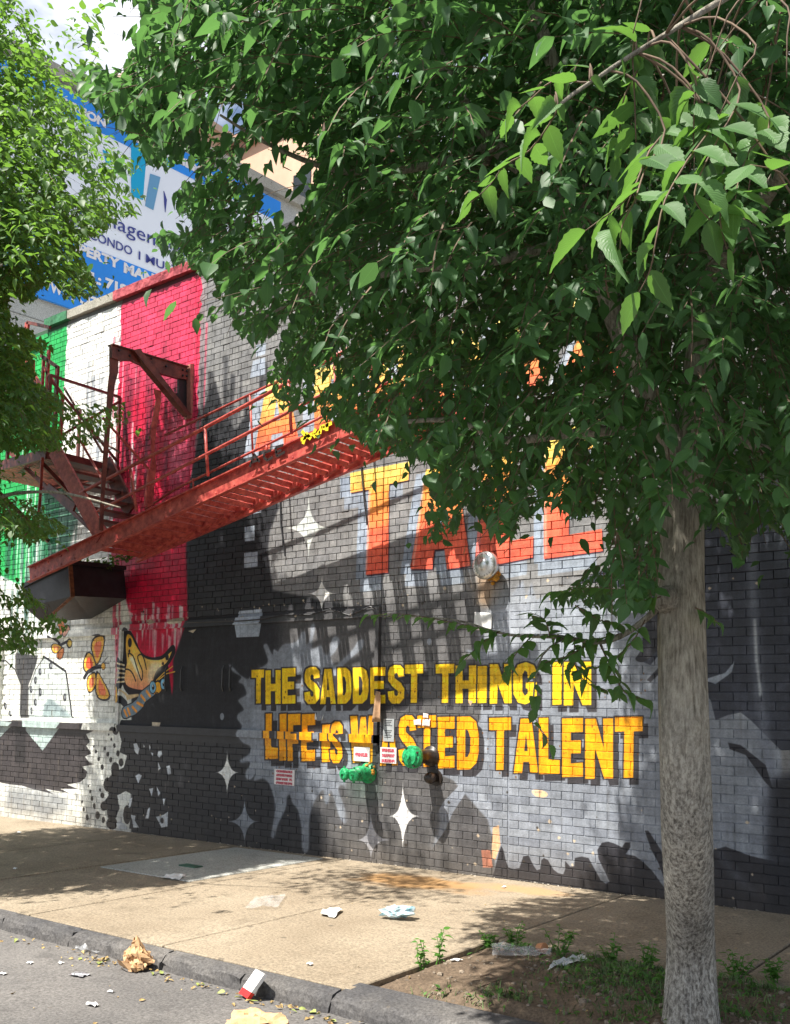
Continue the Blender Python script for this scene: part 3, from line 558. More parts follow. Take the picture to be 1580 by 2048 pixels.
slab_x = [-30,-21,-18,-15,-12.2,-10.7,-9.2,-7.7,-6.21,-4.76,-3.25,-1.75,-.3,1.2,2.7,4.2,12]
def slab(xa, xb, ya, yb, m=PAVE, dz=0, name='paving_slab', par=side, seed=0):
    g = .009; mb = MB(); xa += g; xb -= g; ya += g; yb -= g; nx = max(2, int((xb-xa)/.25)); r = random.Random(seed)
    v = []; b = .006
    tz = r.uniform(-.004, .004)
    pts = [(xa,ya),(xb,ya),(xb,yb),(xa,yb)]; ins = [(xa+b,ya+b),(xb-b,ya+b),(xb-b,yb-b),(xa+b,yb-b)]
    v = [(x,y,gz(x)+dz+tz-.14) for x,y in pts]+[(x,y,gz(x)+dz+tz-b) for x,y in pts]+[(x,y,gz(x)+dz+tz) for x,y in ins]
    f = [(8,9,10,11)]+[(i,(i+1)%4,4+(i+1)%4,4+i) for i in range(4)]+[(4+i,4+(i+1)%4,8+(i+1)%4,8+i) for i in range(4)]
    mb.add(v, f); return mb.build(name, m, par)
for i in range(len(slab_x)-1):
    a, b = slab_x[i], slab_x[i+1]
    if b <= -3.2 or a > -.4:
        slab(a, b, -3.415, .3, seed=i)
    else:
        slab(a, b, -1.98, .3, seed=i)
tag(slab(-7.62, -6.36, -1.83, -.12, PATCH, .009, 'pale_patch', side, 3), 'pale grey repair patch with straight edges')
cv = MB(); c_ = gp(383,1732,.012); cv.box((c_[0]-.12,c_[1]-.05,c_[2]-.01),(c_[0]+.1,c_[1]+.05,c_[2]+.006)); cv.build('valve_cover', mat('green_cover_paint', (.05,.12,.08), .7, var=.3), side)
kb = empty('kerb', (-5, -3.4, 0), kind='structure')
kx = [-30,-22,-16,-12,-10,-8.4,-7.2,-6.35,-5.55,-4.95,-4.62,-3.95,-3.3,-1.7,0.1,2,5,12]
for i in range(len(kx)-1):
    a, b = kx[i]+.004, kx[i+1]-.004; r = random.Random(i+40); mb = MB(); n = max(2, int((b-a)/.05)); n = min(n, 60); prof = [(-3.42,-.02,0),(-3.422,-.002,0),(-3.46,-.002,1),(-3.50,-.006,1),(-3.53,-.022,2),(-3.54,-.055,2),(-3.548,-.14,.8)]
    if a > -3.4: prof = [(-3.30,-.02,0),(-3.302,.008,0),(-3.42,.006,1),(-3.50,-.002,1),(-3.535,-.022,2),(-3.548,-.055,2),(-3.555,-.14,.8)]
    v = []; dy = r.uniform(-.012,.012); dz = r.uniform(-.006,.006)
    for k in range(n+1):
        x = a+(b-a)*k/n; e = 1.0 if 0 < k < n else 2.2
        for y, z, w in prof: v.append((x, y+dy+(.007*r.random()*w*e), gz(x)+z+dz-(.008*r.random()*w*e)))
    m_ = len(prof); f = [(k*m_+j, (k+1)*m_+j, (k+1)*m_+j+1, k*m_+j+1) for k in range(n) for j in range(m_-1)]+[tuple(range(m_))[::-1], tuple(range(n*m_, n*m_+m_))]
    mb.add(v, f); mb.build('kerb_stone', KERB, kb, smooth=False)
# tree pit soil
sx_ = np.linspace(-3.25, -.3, 90); sy_ = np.linspace(-3.3, -1.98, 48); sr = np.random.default_rng(2)
hn = sr.random((14, 26)); 
def soilz(x, y):
    u = (x+3.25)/2.95*24; v = (y+3.3)/1.32*12; i, j = int(min(max(u,0),23.99)), int(min(max(v,0),11.99)); fu, fv = u-i, v-j
    h = (hn[j,i]*(1-fu)+hn[j,i+1]*fu)*(1-fv)+(hn[j+1,i]*(1-fu)+hn[j+1,i+1]*fu)*fv
    e = min(1, (x+3.25)/.15, (-.3-x)/.15, (y+3.3)/.12, (-1.98-y)/.12)
    return gz(x)-.035+max(0, e)*(.035+.05*h+.05*math.exp(-((x+1.58)**2+(y+3.02)**2)/.12))
SV = np.array([(x, y, soilz(x, y)+sr.normal()*.0025) for y in sy_ for x in sx_]); SF = np.array([(j*90+i, j*90+i+1, (j+1)*90+i+1, (j+1)*90+i) for j in range(47) for i in range(89)])
tag(link('soil', fast_mesh('soil', SV, SF), DIRT, None, True), kind='structure')

# ------------------------------------------------------------------ painted brick building
bld = empty('painted_brick_building', (-6, 0, 0), 'low brick building covered in a painted mural with a quotation in yellow letters', 'building')
HOLES = [(-12.62,-9.95,1.24,2.30,.05),(-9.86,-5.81,1.24,2.35,None),(-13.6,-12.86,5.5,6.42,None)]
B = MB()
B.box((-15.2,.012,-.4),(-12.62,.35,6.66)); B.box((-12.62,.062,1.2),(-9.95,.35,2.32)); B.box((-12.62,.012,-.4),(-9.95,.35,1.2)); B.box((-12.62,.012,2.32),(-9.95,.35,6.66))
B.box((-9.95,.012,2.42),(1.2,.35,6.66)); B.box((-9.95,.0055,-.4),(1.2,.35,2.418))
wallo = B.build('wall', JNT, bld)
CH, BL = .07, .206
bricks = []
for k in range(-2, 96):
    z = k*CH+.019
    if z+CH > 6.665: break
    r = random.Random(k+500)
    for (xa, xb, kind) in ((-15.2,-5.80,'u' if z > 2.42 else 'l'),(-5.795,-4.352,'f'),(-4.345,1.2,'r')):
        L = BL if kind != 'x' else BL; x = xa - (0 if k % 2 else L*.5)
        if kind in 'uf' or (kind == 'r' and z > 3.3):    # alternating stretchers and headers
            seq = [L, L*.5]; x = xa-(0 if k % 2 else .1545); i = 0
        else: seq = [L]; i = 0
        while x < xb:
            ln = seq[i % len(seq)]; i += 1; a, b = max(x, xa), min(x+ln, xb); x += ln
            if b-a < .03: continue
            dep = 0; skip = False; cxm = (a+b)/2
            for (h0, h1, g0, g1, dd) in HOLES:
                if a < h1 and b > h0 and z+CH*.5 > g0 and z+CH*.5 < g1:
                    if dd is None or not (a > h0-.1): skip = True
                    else: dep = dd
                    if cxm < h0: a, b = a, h0; skip = (b-a < .03); dep = 0
                    elif cxm > h1: a, b = h1, b; skip = (b-a < .03); dep = 0
            if skip: continue
            if -12.9 < cxm < -5.8 and (1.04 < z+.03 < 1.24 or 2.29 < z+.03 < 2.44): continue
            bricks.append((a, b, z, dep, (r.uniform(-.003,.0015) if r.random() < .9 else r.uniform(-.008,.004))*(.5 if z < 2.4 and cxm > -9.9 else 1), r.uniform(-.002,.002)*(.6 if z < 2.4 else 1)))
def brick_verts(a, b, z, dep, dy, tz, g=.0034):
    y = dep+dy; a += g; b -= g; z0 = z+g; z1 = z+CH-g; c = .0014; yb = dep+.03
    return [(a,yb,z0),(b,yb,z0),(b,yb,z1),(a,yb,z1),(a,y+c,z0),(b,y+c,z0),(b,y+c,z1),(a,y+c,z1),(a+c,y,z0+c),(b-c,y+tz*.4,z0+c),(b-c,y+tz,z1-c),(a+c,y,z1-c)]
rb_ = np.random.default_rng(55)
BF = [(8,9,10,11),(4,5,9,8),(5,6,10,9),(6,7,11,10),(7,4,8,11),(0,1,5,4),(1,2,6,5),(2,3,7,6),(3,0,4,7)]
def near(bk):
    a, b, z, *_ = bk; cx_ = (a+b)/2
    if not (-4.34 < cx_ < -1.95 and .0 < z < 2.0 and b-a > .15): return 99
    if .30 < 0: return 99
    return math.dist((cx_, 0, z), CAM)
order = sorted(range(len(bricks)), key=lambda i: near(bricks[i])); NEAR = set(i for i in order[:300] if near(bricks[i]) < 90)
for i in NEAR:
    mb = MB(); mb.add(brick_verts(*bricks[i]), BF); ob_ = mb.build('brick', MUR, bld); a_ = ob_.data.attributes.new('tone', 'FLOAT', 'POINT'); a_.data.foreach_set('value', [rb_.random()]*12)
rest = [bricks[i] for i in range(len(bricks)) if i not in NEAR]
V = np.array([brick_verts(*b) for b in rest]).reshape(-1, 3); F = (np.array(BF)[None]+(np.arange(len(rest))*12)[:, None, None]).reshape(-1, 4)
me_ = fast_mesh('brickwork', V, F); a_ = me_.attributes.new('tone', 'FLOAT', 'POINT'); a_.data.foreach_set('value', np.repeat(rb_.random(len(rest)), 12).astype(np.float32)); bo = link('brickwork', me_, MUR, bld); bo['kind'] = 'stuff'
# vertical movement joint, sills, lintel, door leaves
mb = MB(); mb.box((-15.2,-.05,1.125),(-9.9,.1,1.215)); mb.box((-9.896,-.035,1.12),(-5.80,.1,1.20)); mb.build('sill', PNL, bld)
mb = MB(); mb.box((-12.62,-.012,2.315),(-9.93,.1,2.40)); mb.box((-9.92,-.02,2.36),(-5.81,.1,2.43)); mb.box((-9.92,-.03,2.352),(-5.805,-.004,2.368)); mb.build('lintel', PNL, bld)
mb = MB(); mb.box((-15.2,.0,1.04),(-9.9,.05,1.125)); mb.box((-9.89,-.006,1.04),(-5.8,.05,1.118)); mb.build('sill_course', PNL, bld)
mb = MB(); mb.box((-9.93,-.02,1.2),(-9.865,.06,2.36)); mb.build('jamb', PNL, bld); mb = MB(); mb.box((-5.845,-.035,1.1),(-5.80,.05,2.45)); mb.build('jamb', PNL, bld)
dx = [-9.86,-8.835,-7.944,-7.011,-5.85]
for a, b in zip(dx, dx[1:]):
    mb = MB(); mb.box((a+.008,.018,1.2),(b-.008,.06,2.352)); mb.build('shutter_leaf', PNL, bld)
mb = MB()
for xx_ in (-9.0,-8.72,-8.02,-7.9): mb.tube([(xx_,.0,1.62),(xx_,-.02,1.66),(xx_,-.02,1.86),(xx_,.0,1.9)], .009, 6)
mb.build('pull_handle', DARKGREY, bld)
mb = MB(); mb.box((-9.85,.061,1.19),(-5.81,.1,2.37)); mb.build('door_recess', DARKGREY, bld)
# window at the far left, top
mb = MB(); mb.box((-13.6,.1,5.5),(-12.86,.14,6.42)); mb.build('window', mat('dark_glass', (.02,.025,.03), .1), bld)
mb = MB(); mb.box((-13.66,-.02,5.42),(-12.8,.12,5.5)); mb.box((-12.86,-.01,5.5),(-12.8,.12,6.42)); mb.build('window_sill', COPE, bld)
# coping stones: green, bare and red
cg = mat('green_coping_paint', (.03,.16,.07), .7, var=.3, vscale=8, bump=.8, bscale=12, bdist=.02); crd = mat('red_coping_felt', (.42,.045,.07), .75, var=.35, vscale=7, bump=1, bscale=10, bdist=.03, color2=(.55,.1,.12)); cb_ = mat('black_coping_paint', (.03,.03,.035), .6, var=.2)
def coping(a, b, m, h=.12, z=6.665, n=16):
    mb = MB(); v = []; r = random.Random(int(a*10))
    for k in range(n+1):
        x = a+(b-a)*k/n; j = r.uniform(-.012,.012); v += [(x,-.05+j,z+j*.4),(x,-.055+j,z+h*.9+j),(x,.0,z+h+j*.5),(x,.36,z+h),(x,.36,z)]
    f = [(k*5+j, (k+1)*5+j, (k+1)*5+(j+1)%5, k*5+(j+1)%5) for k in range(n) for j in range(5)]+[(0,1,2,3,4),(n*5+4,n*5+3,n*5+2,n*5+1,n*5)]
    mb.add(v, f); return mb.build('coping', m, bld)
coping(-11.85,-11.3,cg,.13); coping(-11.295,-10.28,COPE,.12); coping(-10.275,-8.62,crd,.13,n=40); coping(-8.615,-7.05,cb_,.1); coping(-7.045,1.2,COPE,.16)
mb = MB(); mb.box((-15.2,-.04,6.42),(-11.86,.36,6.5)); mb.build('coping', cg, bld)
mb = MB(); mb.box((-15.2,.35,6.2),(1.2,9,6.3)); mb.box((-15.2,8.8,-.3),(1.2,9,6.5)); mb.box((1.0,.36,-.3),(1.2,8.79,6.5)); mb.build('roof', BLOCK, bld)
bh = MB(); bh.box((-8.6,2.2,6.3),(-6.3,4.4,8.15)); bhx = empty('roof_bulkhead', (-7,2,6.3), 'grey block bulkhead on the flat roof behind the black coping', 'roof structure')
bh.build('block_wall', BLOCK, bhx); mb = MB(); mb.box((-8.7,2.1,8.15),(-6.2,4.5,8.27)); mb.build('roof_cap', COPE, bhx)

# ------------------------------------------------------------------ text
def text_mesh(txt, size, bold=0, shear=0, width=1.0):
    c = bpy.data.curves.new('t', 'FONT'); c.body = txt; c.size = size; c.offset = bold; c.shear = shear; c.align_x = 'LEFT'; c.fill_mode = 'FRONT'; c.resolution_u = 3
    o = bpy.data.objects.new('t', c); col.objects.link(o); dg = bpy.context.evaluated_depsgraph_get(); me = bpy.data.meshes.new_from_object(o.evaluated_get(dg)); bpy.data.objects.remove(o)
    for v in me.vertices: v.co.x *= width
    me.materials.clear(); return me
def place_text(name, txt, origin, xdir, updir, height, mt, parent, bold=0, width=None, off=.003, wfix=1.0):
    me = text_mesh(txt, height/.72, bold)
    xs = [v.co.x for v in me.vertices]; w = max(xs)-min(xs); s = (width/w) if width else wfix
    X = Vector(xdir).normalized(); U = Vector(updir).normalized(); N = X.cross(U)
    for v in me.vertices: v.co = Vector(origin)+X*((v.co.x-min(xs))*s)+U*v.co.y+N*off
    return link(name, me, mt, parent)

# ------------------------------------------------------------------ neighbouring building with the billboard
SGX = -16.0
ROTB = math.radians(5.0); _R = np.array([[math.cos(ROTB),-math.sin(ROTB),0],[math.sin(ROTB),math.cos(ROTB),0],[0,0,1]]); PV = np.array([-16.,3.,0])
def sp_(x, y):                                 # photo point -> point on the billboard plane, in the building's own frame
    c = _R@(CAM-PV)+PV; d = _R@ray(x, y); t = (SGX-c[0])/d[0]; return c+t*d
nb = empty('rendered_office_building', (-16, 3, 0), 'tall pale rendered building carrying a blue and white billboard', 'building')
mb = MB(); mb.box((-34,-.9,-.4),(-16.12,13,13.5)); mb.build('wall', BLOCK, nb)
mb = MB()
for z in np.arange(.6, 13, .62): mb.box((-16.121,-.9,z),(-16.108,13,z+.012))
mb.build('render_joints', mat('joint_grey', (.2,.2,.19), .9), nb)  # thin dark grey strips drawn along the render joints
mb = MB(); mb.box((-34.2,-1.1,13.5),(-15.97,13.2,13.75)); mb.build('parapet', COPE, nb)
bb = empty('billboard', (-16, 3, 0), 'blue and white property management billboard fixed to the pale rendered wall', 'billboard')
BW = mat('billboard_white', (.80,.83,.90), .5); BB = mat('billboard_blue', (.02,.24,.74), .45, var=.08, vscale=1); BN = mat('billboard_navy', (.04,.05,.25), .5); BC = mat('billboard_cyan', (.0,.36,.62), .5); BS = mat('billboard_steel_blue', (.13,.32,.52), .5)
mb = MB(); mb.box((-16.1,.6,9.1),(-16.0,8.2,13.3)); mb.build('white_panel', BW, bb)
mb = MB(); mb.box((-16.05,.58,9.05),(-15.985,8.22,10.4)); mb.build('lower_blue_band', BB, bb)
mb = MB(); mb.box((-16.05,.58,12.83),(-15.985,8.22,13.33)); mb.build('upper_blue_band', BB, bb)
XD, UD = (0,1,0), (0,0,1)
def sgn(name, txt, x, y, h, width, m, bold=0):
    p = sp_(x, y); place_text(name, txt, (SGX+.018, p[1], p[2]), XD, UD, h, m, bb, bold=bold, width=width, off=.004)
def yw(x0, y0, x1, y1): return sp_(x1, y1)[1]-sp_(x0, y0)[1]
for t, x, y, xe, ye, h, m, bo in (('WWW.',50,566,128,594,.2,WHITE,.012),('TOTAL',134,597,232,630,.21,WHITE,.014),('TEL: 718-',145,550,262,590,.19,WHITE,.014),('PROPERTY',100,484,238,536,.19,WHITE,.014),('MANAGEMENT',246,544,425,606,.2,WHITE,.014),
        ('CO-OP I',95,440,165,470,.18,BN,.003),('CONDO',178,477,263,512,.18,BN,.003),('I MULTI',276,519,362,552,.18,BN,.003),('Management',158,428,376,510,.3,BN,0),('UNION',128,214,211,246,.17,WHITE,.014),('MANAGEMENT',271,283,450,350,.17,WHITE,.014)):
    sgn('lettering', t, x, y, h, sp_(xe, ye)[1]-sp_(x, y)[1], m, bo)
def sgq(P, m, name):
    mb = MB(); q = [sp_(*p) for p in P]; v = [(SGX+.02, p[1], p[2]) for p in q]+[(SGX-.01, p[1], p[2]) for p in q]; n = len(P)
    mb.add(v, [tuple(range(n)), tuple(range(2*n-1, n-1, -1))]+[(i, n+i, n+(i+1)%n, (i+1)%n) for i in range(n)]); mb.build(name, m, bb)
sgq([(262,285),(293,300),(285,400),(262,392)], BC, 'logo_bar'); sgq([(300,348),(320,355),(306,420),(290,412)], BS, 'logo_bar'); sgq([(205,300),(216,306),(222,330),(212,326)], BC, 'logo_bar')
sgq([(327,382),(333,400),(330,425),(328,405)], BN, 'logo_bar')
nb.rotation_euler.z = -ROTB; bb.rotation_euler.z = -ROTB
# far houses
def far_house(name, lab, x0, x1, y0, y1, z, m, corn):
    e = empty(name, ((x0+x1)/2, y0, 0), lab, 'building'); mb = MB(); mb.box((x0,y0,-.5),(x1,y1,z)); mb.build('wall', m, e)
    mb = MB(); mb.box((x0-.4,y0-.4,z),(x1+.4,y1+.4,z+.35)); mb.box((x0-.2,y0-.2,z-.3),(x1+.2,y1+.2,z-.004)); mb.build('cornice', corn, e)
    f = MB(); g = MB()
    for zz_ in np.arange(3, z-1.8, 3.1):
        for xx_ in np.arange(x0+1.2, x1-1.4, 2.6):
            w = MB(); w.box((xx_,y0-.05,zz_),(xx_+1.1,y0+.02,zz_+1.7)); w.build('window', mat_win, e)
    for zz_ in np.arange(3, z-1.8, 3.1):
        for yy_ in np.arange(y0+1.4, y1-1.4, 3.2):
            w = MB(); w.box((x1-.02,yy_,zz_),(x1+.05,yy_+1.1,zz_+1.7)); w.build('window', mat_win, e)
mat_win = mat('window_glass', (.03,.04,.05), .12)
PEACH = mat('peach_stucco', (.58,.38,.27), .85, var=.1, vscale=1); TANB = mat('tan_stucco', (.52,.4,.3), .85, var=.1, vscale=1)
q1 = wp(480, 292, 24.0); far_house('peach_apartment_house', 'peach stucco apartment house with a projecting cornice far behind the roof', q1[0], q1[0]+5.5, 24, 32, q1[2], PEACH, mat('terracotta_cornice', (.4,.24,.18), .8))
q2 = wp(175, 175, 18.0); far_house('tan_apartment_house', 'tan apartment house rising behind the billboard', q2[0]-12, wp(262,225,18)[0], 18, 30, wp(215,195,18)[2], TANB, TANB)

# ------------------------------------------------------------------ fire escape
YO, YI = -1.05, -.45                            # outer and inner stringer planes
def P_(x, y, Y): return wp(x, y, Y)
st = empty('swing_stair', wp(300, 1080, -.75), 'red iron swing stair held raised above the doors with its open treads seen from below', 'stair')
oa, ob = P_(60, 1150, YO), P_(800, 806, YO)     # outer stringer centre line
oa[1] = ob[1] = YO
d_ = (ob-oa)/np.linalg.norm(ob-oa)
ob = ob + d_*.35
mb = MB(); mb.bar(oa, ob, .012, .19); mb.bar(oa+[0,-.02,.09], ob+[0,-.02,.09], .05, .012); mb.bar(oa+[0,-.02,-.09], ob+[0,-.02,-.09], .05, .012)
so = mb.build('stringer', RED, st)
ia = oa+d_*1.2; ia[1] = YI; ib = ob.copy(); ib[1] = YI
mb = MB(); mb.bar(ia, ib, .012, .19); mb.bar(ia+[0,.02,.09], ib+[0,.02,.09], .05, .012); mb.bar(ia+[0,.02,-.09], ib+[0,.02,-.09], .05, .012)
mb.build('stringer', RED, st)
tl = np.linalg.norm(ib-ia); nT = int((tl-.15)/.262)
for k in range(nT):
    c = ia+d_*(.2+k*.262); mb = MB(); ang = math.radians(50)
    tx, tz = math.cos(ang), math.sin(ang)
    for s in range(3):
        o = (s-1)*.066; px_, pz_ = c[0]+tx*o, c[2]+tz*o-.02
        mb.bar((px_, YI-.03, pz_), (px_, YO+.03, pz_), .054, .01, up=(-tz, 0, tx))
    mb.build('tread', RED, st)
for k in range(0, nT):
    c = ia+d_*(.2+k*.262); mb = MB(); x, z = c[0], c[2]; y = YI-.012
    mb.add([(x-.09,y,z-.1),(x+.08,y,z-.04),(x+.11,y,z+.07),(x-.09,y-.05,z-.1),(x+.08,y-.05,z-.04),(x+.11,y-.05,z+.07)], [(0,1,2),(3,5,4),(0,3,4,1),(1,4,5,2),(2,5,3,0)])
    mb.build('tread_bracket', RED, st)
mb = MB(); k = .12
while k < np.linalg.norm(ob-oa)-.1:
    for s in (-1, 1):
        c = oa+d_*k+np.array([0,-.006,.05*s]); mb.lathe(c, (0,-1,0), [(0,.011),(.006,.009),(.009,.003)], 6)
    k += .262
mb.build('rivets', RED, st)['kind'] = 'stuff'
def rail(pts, Y, r=.018, name='handrail', par=st, m=RED, n=7):
    q = [P_(x, y, Y) for x, y in pts]
    mb = MB(); mb.tube(q, r, n); return mb.build(name, m, par, smooth=True)
rail([(160,986),(410,855),(520,795),(800,640)], YO, .019); rail([(195,1022),(410,910),(577,824),(810,702)], YO, .017, 'mid_rail')
for a, b in (((410,853),(416,952)),((577,762),(583,868)),((261,938),(273,1022)),((740,672),(747,790))): rail([a, b], YO, .016, 'rail_post')
rail([(290,1018),(355,976),(577,868),(800,752)], YI, .014); rail([(330,870),(577,752),(800,650)], YI, .014, 'mid_rail')
for a, b in (((386,957),(387,982)),((533,888),(534,905)),((500,790),(506,910)),((668,715),(673,830))): rail([a, b], YI, .012, 'rail_post')
# tags sprayed on the stringer
def scrawl(strokes, w, m, name, lab):
    mb = MB()
    for S in strokes:
        q = [P_(x, y, YO-.052) for x, y in S]
        for q_ in q: q_[1] = YO-.0545
        mb2 = [Vector(p) for p in q]
        for a, b in zip(mb2, mb2[1:]): mb.bar(a, b, .002, w)
    o = mb.build(name, m, so); o['label'] = lab
YS = mat('yellow_spray', (.8,.62,.02), .5); BS2 = mat('black_spray', (.02,.01,.01), .5)
for q in ():
    pass
scrawl([[(500,934),(508,908),(520,924)],[(503,925),(517,920)],[(543,901),(531,904),(527,914),(535,921),(546,914)],[(567,890),(551,896),(554,913),(570,904)],[(552,905),(563,900)]], .026, BS2, 'graffiti', 'black sprayed ACE tag')
scrawl([[(604,862),(612,872),(606,888)],[(602,880),(625,868)],[(612,866),(622,878)],[(632,858),(627,868),(632,874),(640,862)],[(643,852),(640,868)],[(643,854),(650,852),(648,860)],[(655,846),(654,862)],[(652,852),(664,846)]], .034, YS, 'graffiti', 'yellow sprayed tag')
# counterweight hood
hood = empty('black_metal_hood', P_(150, 1190, -.5), 'black sheet metal hopper with a rusty corner hanging below the stair end', 'metal hood')
A_, B_, C_, D_ = P_(141,1128,-.85), P_(146,1192,-.85), P_(248,1140,-.06), P_(253,1197,-.06)
L1, L2 = P_(48,1175,-.85), P_(50,1215,-.85); K1, K2 = P_(20,1190,-.06), P_(120,1225,-.06)
W1 = P_(183,1237,-.06); W0 = P_(85,1246,-.75); BK = C_.copy(); BK2 = L1.copy(); BK2[1] = -.06
mb = MB(); vv = [A_, B_, D_, C_, L1, L2, W0, W1, BK2, BK2-[0,0,.3]]
mb.add(vv, [(0,1,2,3),(4,5,1,0),(5,6,1),(1,6,7,2),(8,4,0,3),(8,9,5,4),(9,7,6,5),(8,3,2,7,9)]); mb.build('hopper', BLACK, hood)
mb = MB(); mb.bar(A_+[0,-.006,0], B_+[0,-.006,0], .05, .02, up=(1,0,0)); mb.build('rusty_corner', RUST, hood); mb = MB(); mb.bar(B_+[0,-.006,-.004], W0+[0,-.006,-.004], .04, .015); mb.build('rusty_edge', RUST, hood)
mb = MB(); mb.bar(A_+[.03,-.01,.02], C_+[.03,0,.02], .03, .05); mb.bar(A_+[.03,-.01,.02], L1+[0,-.01,.02], .03, .05); mb.build('rim', BLACK, hood)
# counterbalance gantry
gt = empty('counterbalance_gantry', wp(380, 780), 'dark red iron gantry bracket on the wall holding up the swing stair', 'bracket')
GX = -8.76
def pg(x, y):                                   # photo point -> plane X = GX
    d = ray(x, y); t = (GX-CAM[0])/d[0]; return CAM+t*d
g0, g1_ = pg(224, 706), pg(378, 752)
def planar(P, m, name, par, th=.02, X=GX):
    q = [pg(x, y) for x, y in P]; n = len(q); v = [(X+th/2, p[1], p[2]) for p in q]+[(X-th/2, p[1], p[2]) for p in q]
    mb = MB(); mb.add(v, [tuple(range(n)), tuple(range(2*n-1,n-1,-1))]+[(i, n+i, n+(i+1)%n, (i+1)%n) for i in range(n)]); return mb.build(name, m, par)
planar([(221,690),(262,701),(330,722),(372,736),(372,760),(352,757),(320,748),(262,722),(238,722),(221,716)], DRED, 'beam', gt, .05)
mb = MB(); a = pg(221,691); b = pg(373,736); mb.bar(a+[.0,0,.006], b+[0,0,.006], .1, .012); mb.build('beam_flange', DRED, gt)
planar([(258,703),(271,700),(283,716),(374,832),(366,834),(283,735)], DRED, 'brace', gt, .09, GX+.04)
planar([(358,736),(374,738),(374,834),(344,792),(344,787),(358,787)], BLACK, 'gusset', gt, .03, GX-.02)
planar([(374,730),(384,728),(381,836),(375,838)], mat('worn_wood_red', (.4,.16,.12), .7, var=.3, vscale=10), 'wall_plate', gt, .12, GX)
mb = MB()
for x, y in ((362,741),(370,743),(362,752),(370,753),(256,713),(329,734),(235,702),(300,718)):
    p = pg(x, y); mb.lathe(p+[.03,0,0], (1,0,0), [(0,.014),(.012,.012),(.016,.004)], 8)
mb.build('bolt_heads', BLACK, gt)['kind'] = 'stuff'
planar([(219,716),(236,716),(236,745),(229,770),(222,830),(216,905),(208,1000),(206,1062),(198,1060),(203,960),(212,830),(216,770),(219,745)], DRED, 'hanger', gt, .012, GX)
planar([(308,778),(322,782),(321,810),(312,860),(308,900),(312,935),(309,960),(305,1010),(293,1015),(297,960),(303,920),(301,860),(308,820),(312,800)], RED, 'hanger', gt, .012, GX)
# fixed stair coming down to the pivot, and the landing
fe = empty('fire_escape_landing', wp(150, 900), 'dark red iron landing with a fixed stair dropping beside the green and white stripes', 'fire escape')
def fbar(a, b, Y0, w, h, name='stair_stringer', m=RED, Y1=None, par=fe):
    mb = MB(); mb.bar(P_(*a, Y0), P_(*b, Y0 if Y1 is None else Y1), w, h); return mb.build(name, m, par)
fbar((108,898), (203,1073), YO, .03, .2); fbar((212,925), (262,1022), YI, .03, .2, m=DRED); fbar((20,905),(190,1066), YO+.25, .03, .045, 'lower_chord', m=DRED); fbar((96,975),(150,1015), YO+.2, .03, .1, 'lower_chord', m=DRED)
for t in np.linspace(.12, .95, 7):
    a = P_(108+95*t, 898+175*t, YO); mb = MB()
    mb.box((a[0]-.11, YO+.02, a[2]-.02),(a[0]+.11, YI-.02, a[2]+.01)); mb.build('tread', DRED, fe)
LZ = P_(150, 893, YO)[2]; LX = P_(243, 915, 0)[0]
mb = MB()
for k in range(22): y = YO+.02+k*.046; mb.box((LX-1.7, y, LZ),(LX, y+.026, LZ+.03))
o_ = mb.build('deck_slats', DRED, fe); o_['kind'] = 'stuff'
mb = MB(); mb.bar((LX-1.7,YO,LZ+.0),(LX,YO,LZ+.0), .03, .12); mb.bar((LX,YO,LZ),(LX,-.03,LZ), .03, .12); mb.bar((LX-1.7,-.03,LZ),(LX,-.03,LZ),.03,.1); mb.build('deck_frame', DRED, fe)
mb = MB(); mb.bar((LX-.2,YO+.05,LZ-.06),(LX-.2,-.02,LZ-.75), .04, .05); mb.build('bracket', DRED, fe); mb = MB(); mb.bar((LX-1.5,YO+.05,LZ-.06),(LX-1.5,-.02,LZ-.75), .04, .05); mb.build('bracket', DRED, fe)
for y in (YO, -.06):
    for dx_ in (0, -.85, -1.68):
        mb = MB(); mb.bar((LX+dx_, y, LZ), (LX+dx_, y, LZ+.95), .035, .035); mb.build('rail_post', DRED, fe)
mb = MB(); mb.bar((LX,YO,LZ+.95),(LX,-.06,LZ+.95), .03, .03); mb.build('handrail', DRED, fe)
mb = MB(); mb.bar((LX,YO,LZ+.12),(LX,-.06,LZ+.9), .02, .03); mb.bar((LX,YO,LZ+.9),(LX,-.06,LZ+.12), .02, .03); mb.build('cross_brace', DRED, fe)
for a, b in (((128,775),(205,905)),((205,835),(297,938)),((297,938),(290,1012)),((182,870),(240,905)),((160,880),(205,960))): 
    mb = MB(); mb.tube([P_(*a, YO), P_(*b, YO if a[0] != 205 else YI)], .014, 6); mb.build('handrail', RED if a[0] in (297,160,205) else DRED, fe)
mb = MB(); mb.tube([P_(85,915,YO-.1), P_(80,1000,YO-.1), P_(74,1058,YO-.1)], .018, 6); mb.build('drop_rod', RED, fe); mb = MB(); mb.lathe(P_(66,1066,YO-.1)+[0,0,.05],(0,0,-1),[(0,.03),(.02,.1),(.09,.1),(.12,.05)],12); mb.build('rod_weight', RUST, fe)
